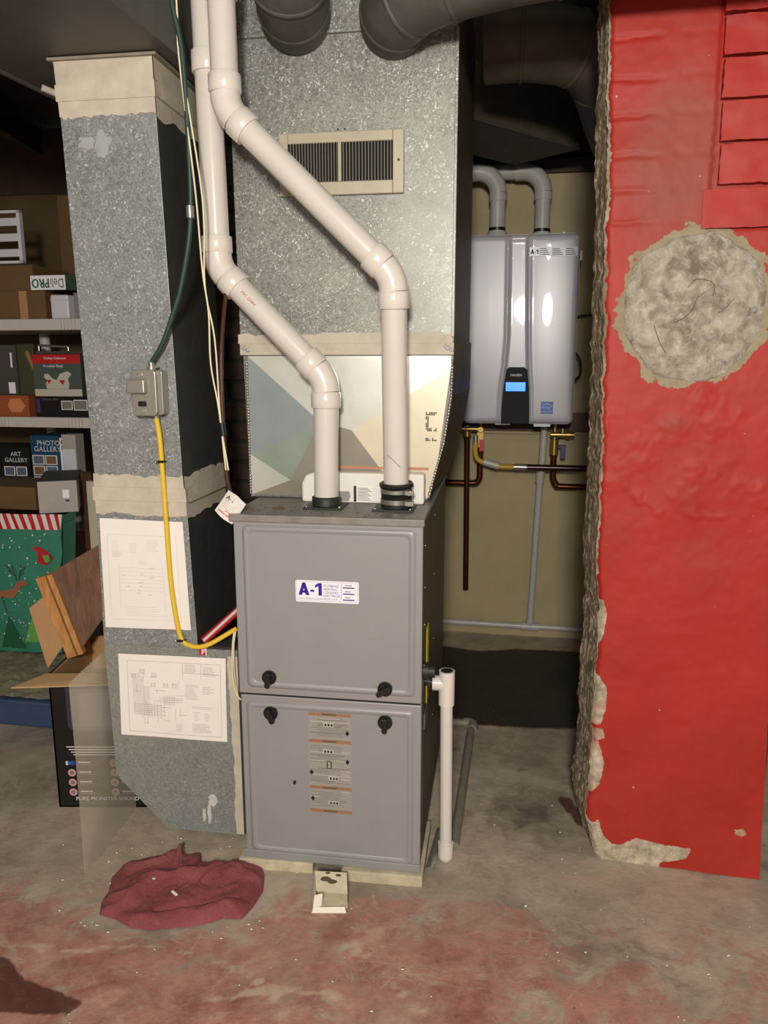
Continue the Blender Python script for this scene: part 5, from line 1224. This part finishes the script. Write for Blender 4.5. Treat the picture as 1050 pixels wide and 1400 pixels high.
# black printed carton with flaps, holding oak board
def speaker_box():
    o = thing('speaker_carton', 'black printed speaker carton with open flaps left of the duct', 'box', (-0.93, 2.0, 0), 0)
    W_, Hh = 0.385, 0.405
    g = G(); g.box(0, W_, 0, .012, 0, Hh, 0); g.box(0, .006, 0, .30, 0, Hh, 0); g.box(W_-.006, W_, 0, .30, 0, Hh-.02, 0); g.box(0, W_, .294, .30, 0, Hh, 0); g.box(0, W_, 0, .30, 0, .006, 0)
    g.obj('carton', M_boxblack, o, .001)
    g = G(); g.box(.007, W_-.007, .286, .293, .01, Hh+.005); g.box(.0065, .0125, .013, .285, .01, Hh-.002); g.box(.01, W_-.01, .02, .285, .30, .305); g.obj('carton_lining', M_card, o)
    g = G(); g.add([(-.004,-.004,Hh),(W_-.1,-.004,Hh),(W_-.13,-.012,Hh+.002+.085),(.045,.10,Hh+.035)], [(0,1,2,3)]);
    fl = [(-.060,-.085,Hh-.002),(.20,-.060,Hh-.004),(.24,.0,Hh+.004),(-.004,.0,Hh+.002)]
    g = G(); g.add(fl+[(a,b,c-.003) for a,b,c in fl], [(0,1,2,3),(4,7,6,5),(0,4,5,1)]); g.obj('front_flap', M_cardin, o)
    fl = [(0,0,Hh),(0,.294,Hh),(-.055,.26,Hh+.10),(-.045,.03,Hh+.09)]
    fl = [(-.045,.10,.385),(-.004,.115,.445),(-.030,.13,.605),(-.092,.12,.555)]
    g = G(); g.add(fl+[(a+.003,b,c-.002) for a,b,c in fl], [(3,2,1,0),(4,5,6,7),(0,1,5,4),(2,3,7,6)]); g.obj('side_flap', M_card, o)
    # printed front
    g = G(); y = -.0008
    oct_ = lambda x0,x1,z0,z1,c: [(x0,z0+c),(x0+c,z0),(x1-c,z0),(x1,z0+c),(x1,z1-c*.3),(x1-c*.3,z1),(x0+c*.3,z1),(x0,z1-c*.3)]
    g.add([(a,y,b) for a,b in oct_(.045,.20,.215,.375,.035)], [tuple(range(8))], 0); g.add([(a,y-.0003,b) for a,b in oct_(.056,.19,.235,.362,.02)], [tuple(range(8))], 1)
    g.add([(a,y-.0006,b) for a,b in ((.075,.25),(.17,.25),(.16,.30),(.17,.350),(.075,.350),(.085,.30))], [tuple(range(6))], 2)
    for i,(zz) in enumerate((.186,.178,.170,.162)): g.rect(.035+.006*i,.20-.008*i,zz,zz+.0028,y,3)
    for k in range(4):
        zz = .138-k*.030
        for xx in (.045,.165):
            if k == 0 and xx < .1: g.rect(.030,.055,zz-.006,zz+.006,y,4); g.rect(.030,.036,zz-.006,zz+.006,y-.0004,3)
            else: g.add([(xx+.0115*cos(t*.5236), y, zz+.0115*sin(t*.5236)) for t in range(12)], [tuple(range(12))], 5); g.add([(xx+.007*cos(t*1.05), y-.0004, zz+.007*sin(t*1.05)) for t in range(6)], [tuple(range(6))], 2 if xx < .1 else 6)
            g.rect(xx+.020,xx+.055,zz,zz+.004,y,3); g.rect(xx+.020,xx+.075,zz-.006,zz-.0035,y,6)
    for d in (0,.0005): g.text('PURE MONSTER SOUND', (.050+d,y-.0002*d*1000,.022), .0165, 3)
    g.text('THE POWER OF SOUND', (.062,y,.012), .008, 6)
    g.obj('printing', [plain('print_grey_a', (52,50,56), .5), plain('print_grey_b', (96,92,104), .5), plain('print_grey_c', (120,116,124), .5), plain('print_white', (215,212,212), .5), plain('print_blue', (40,80,150), .5), plain('print_pink', (206,150,140), .5), plain('print_dim', (120,118,120), .5)], o)
speaker_box()
def oak_board():
    o = thing('oak_drawer_front', 'dark oak panel with golden edges leaning out of the black carton', 'board')
    # plane roughly facing the viewer, tilted
    # corners in world (at Y about 2.15)
    tl = Vector((-0.968,2.12,0.652)); tr = Vector((-0.790,2.15,0.752)); bl = Vector((-0.896,2.12,0.412)); br = Vector((-0.790,2.15,0.560))
    n_ = Vector((0.0, 1, 0))*.022
    g = G(); vs = [tl, tr, br, bl]; g.add(vs+[v+n_ for v in vs], [(0,3,2,1),(4,5,6,7),(0,1,5,4),(1,2,6,5),(2,3,7,6)], 0); g.obj('face', M_woodd, o)
    d = (bl-tl); sidev = Vector((-0.020,0,-0.006))
    g = G(); vs = [tl+sidev*1.25, tl-sidev*.1, bl-sidev*.1, bl+sidev*1.25]; vs = [v+Vector((0,-.006,0)) for v in vs]; g.add(vs+[v+n_ for v in vs], [(0,3,2,1),(4,5,6,7),(0,1,5,4),(1,2,6,5),(2,3,7,6),(3,0,4,7)], 0); g.obj('golden_edge', M_woodl, o)
    g = G(); vs = [tl-sidev*.35, tl-sidev*1.1, bl-sidev*1.1, bl-sidev*.35]; vs = [v+Vector((0,-.005,0)) for v in vs]; g.add(vs+[v+n_ for v in vs], [(0,3,2,1),(4,5,6,7),(0,1,5,4),(1,2,6,5),(2,3,7,6),(3,0,4,7)], 0); g.obj('inner_edge', M_woodl, o)
oak_board()

# repeats carry a shared group
for pre, gr in (('round_duct', 'round ducts under the ceiling'), ('cardboard_box', 'brown cartons on the top shelf'), ('leaning_panel', 'boards leaning behind the oak board'), ('concrete_pad', 'concrete pads under the furnace'),
                ('heater_vent_pipe', 'vent pipes on the water heater'), ('wiring_diagram', 'wiring diagrams taped to the duct')):
    for o in bpy.data.objects:
        if o.parent is None and o.name.split('.')[0] == pre: o['group'] = gr
for n in ('exhaust_pipe', 'intake_pipe'): bpy.data.objects[n]['group'] = 'white flue pipes on the furnace'
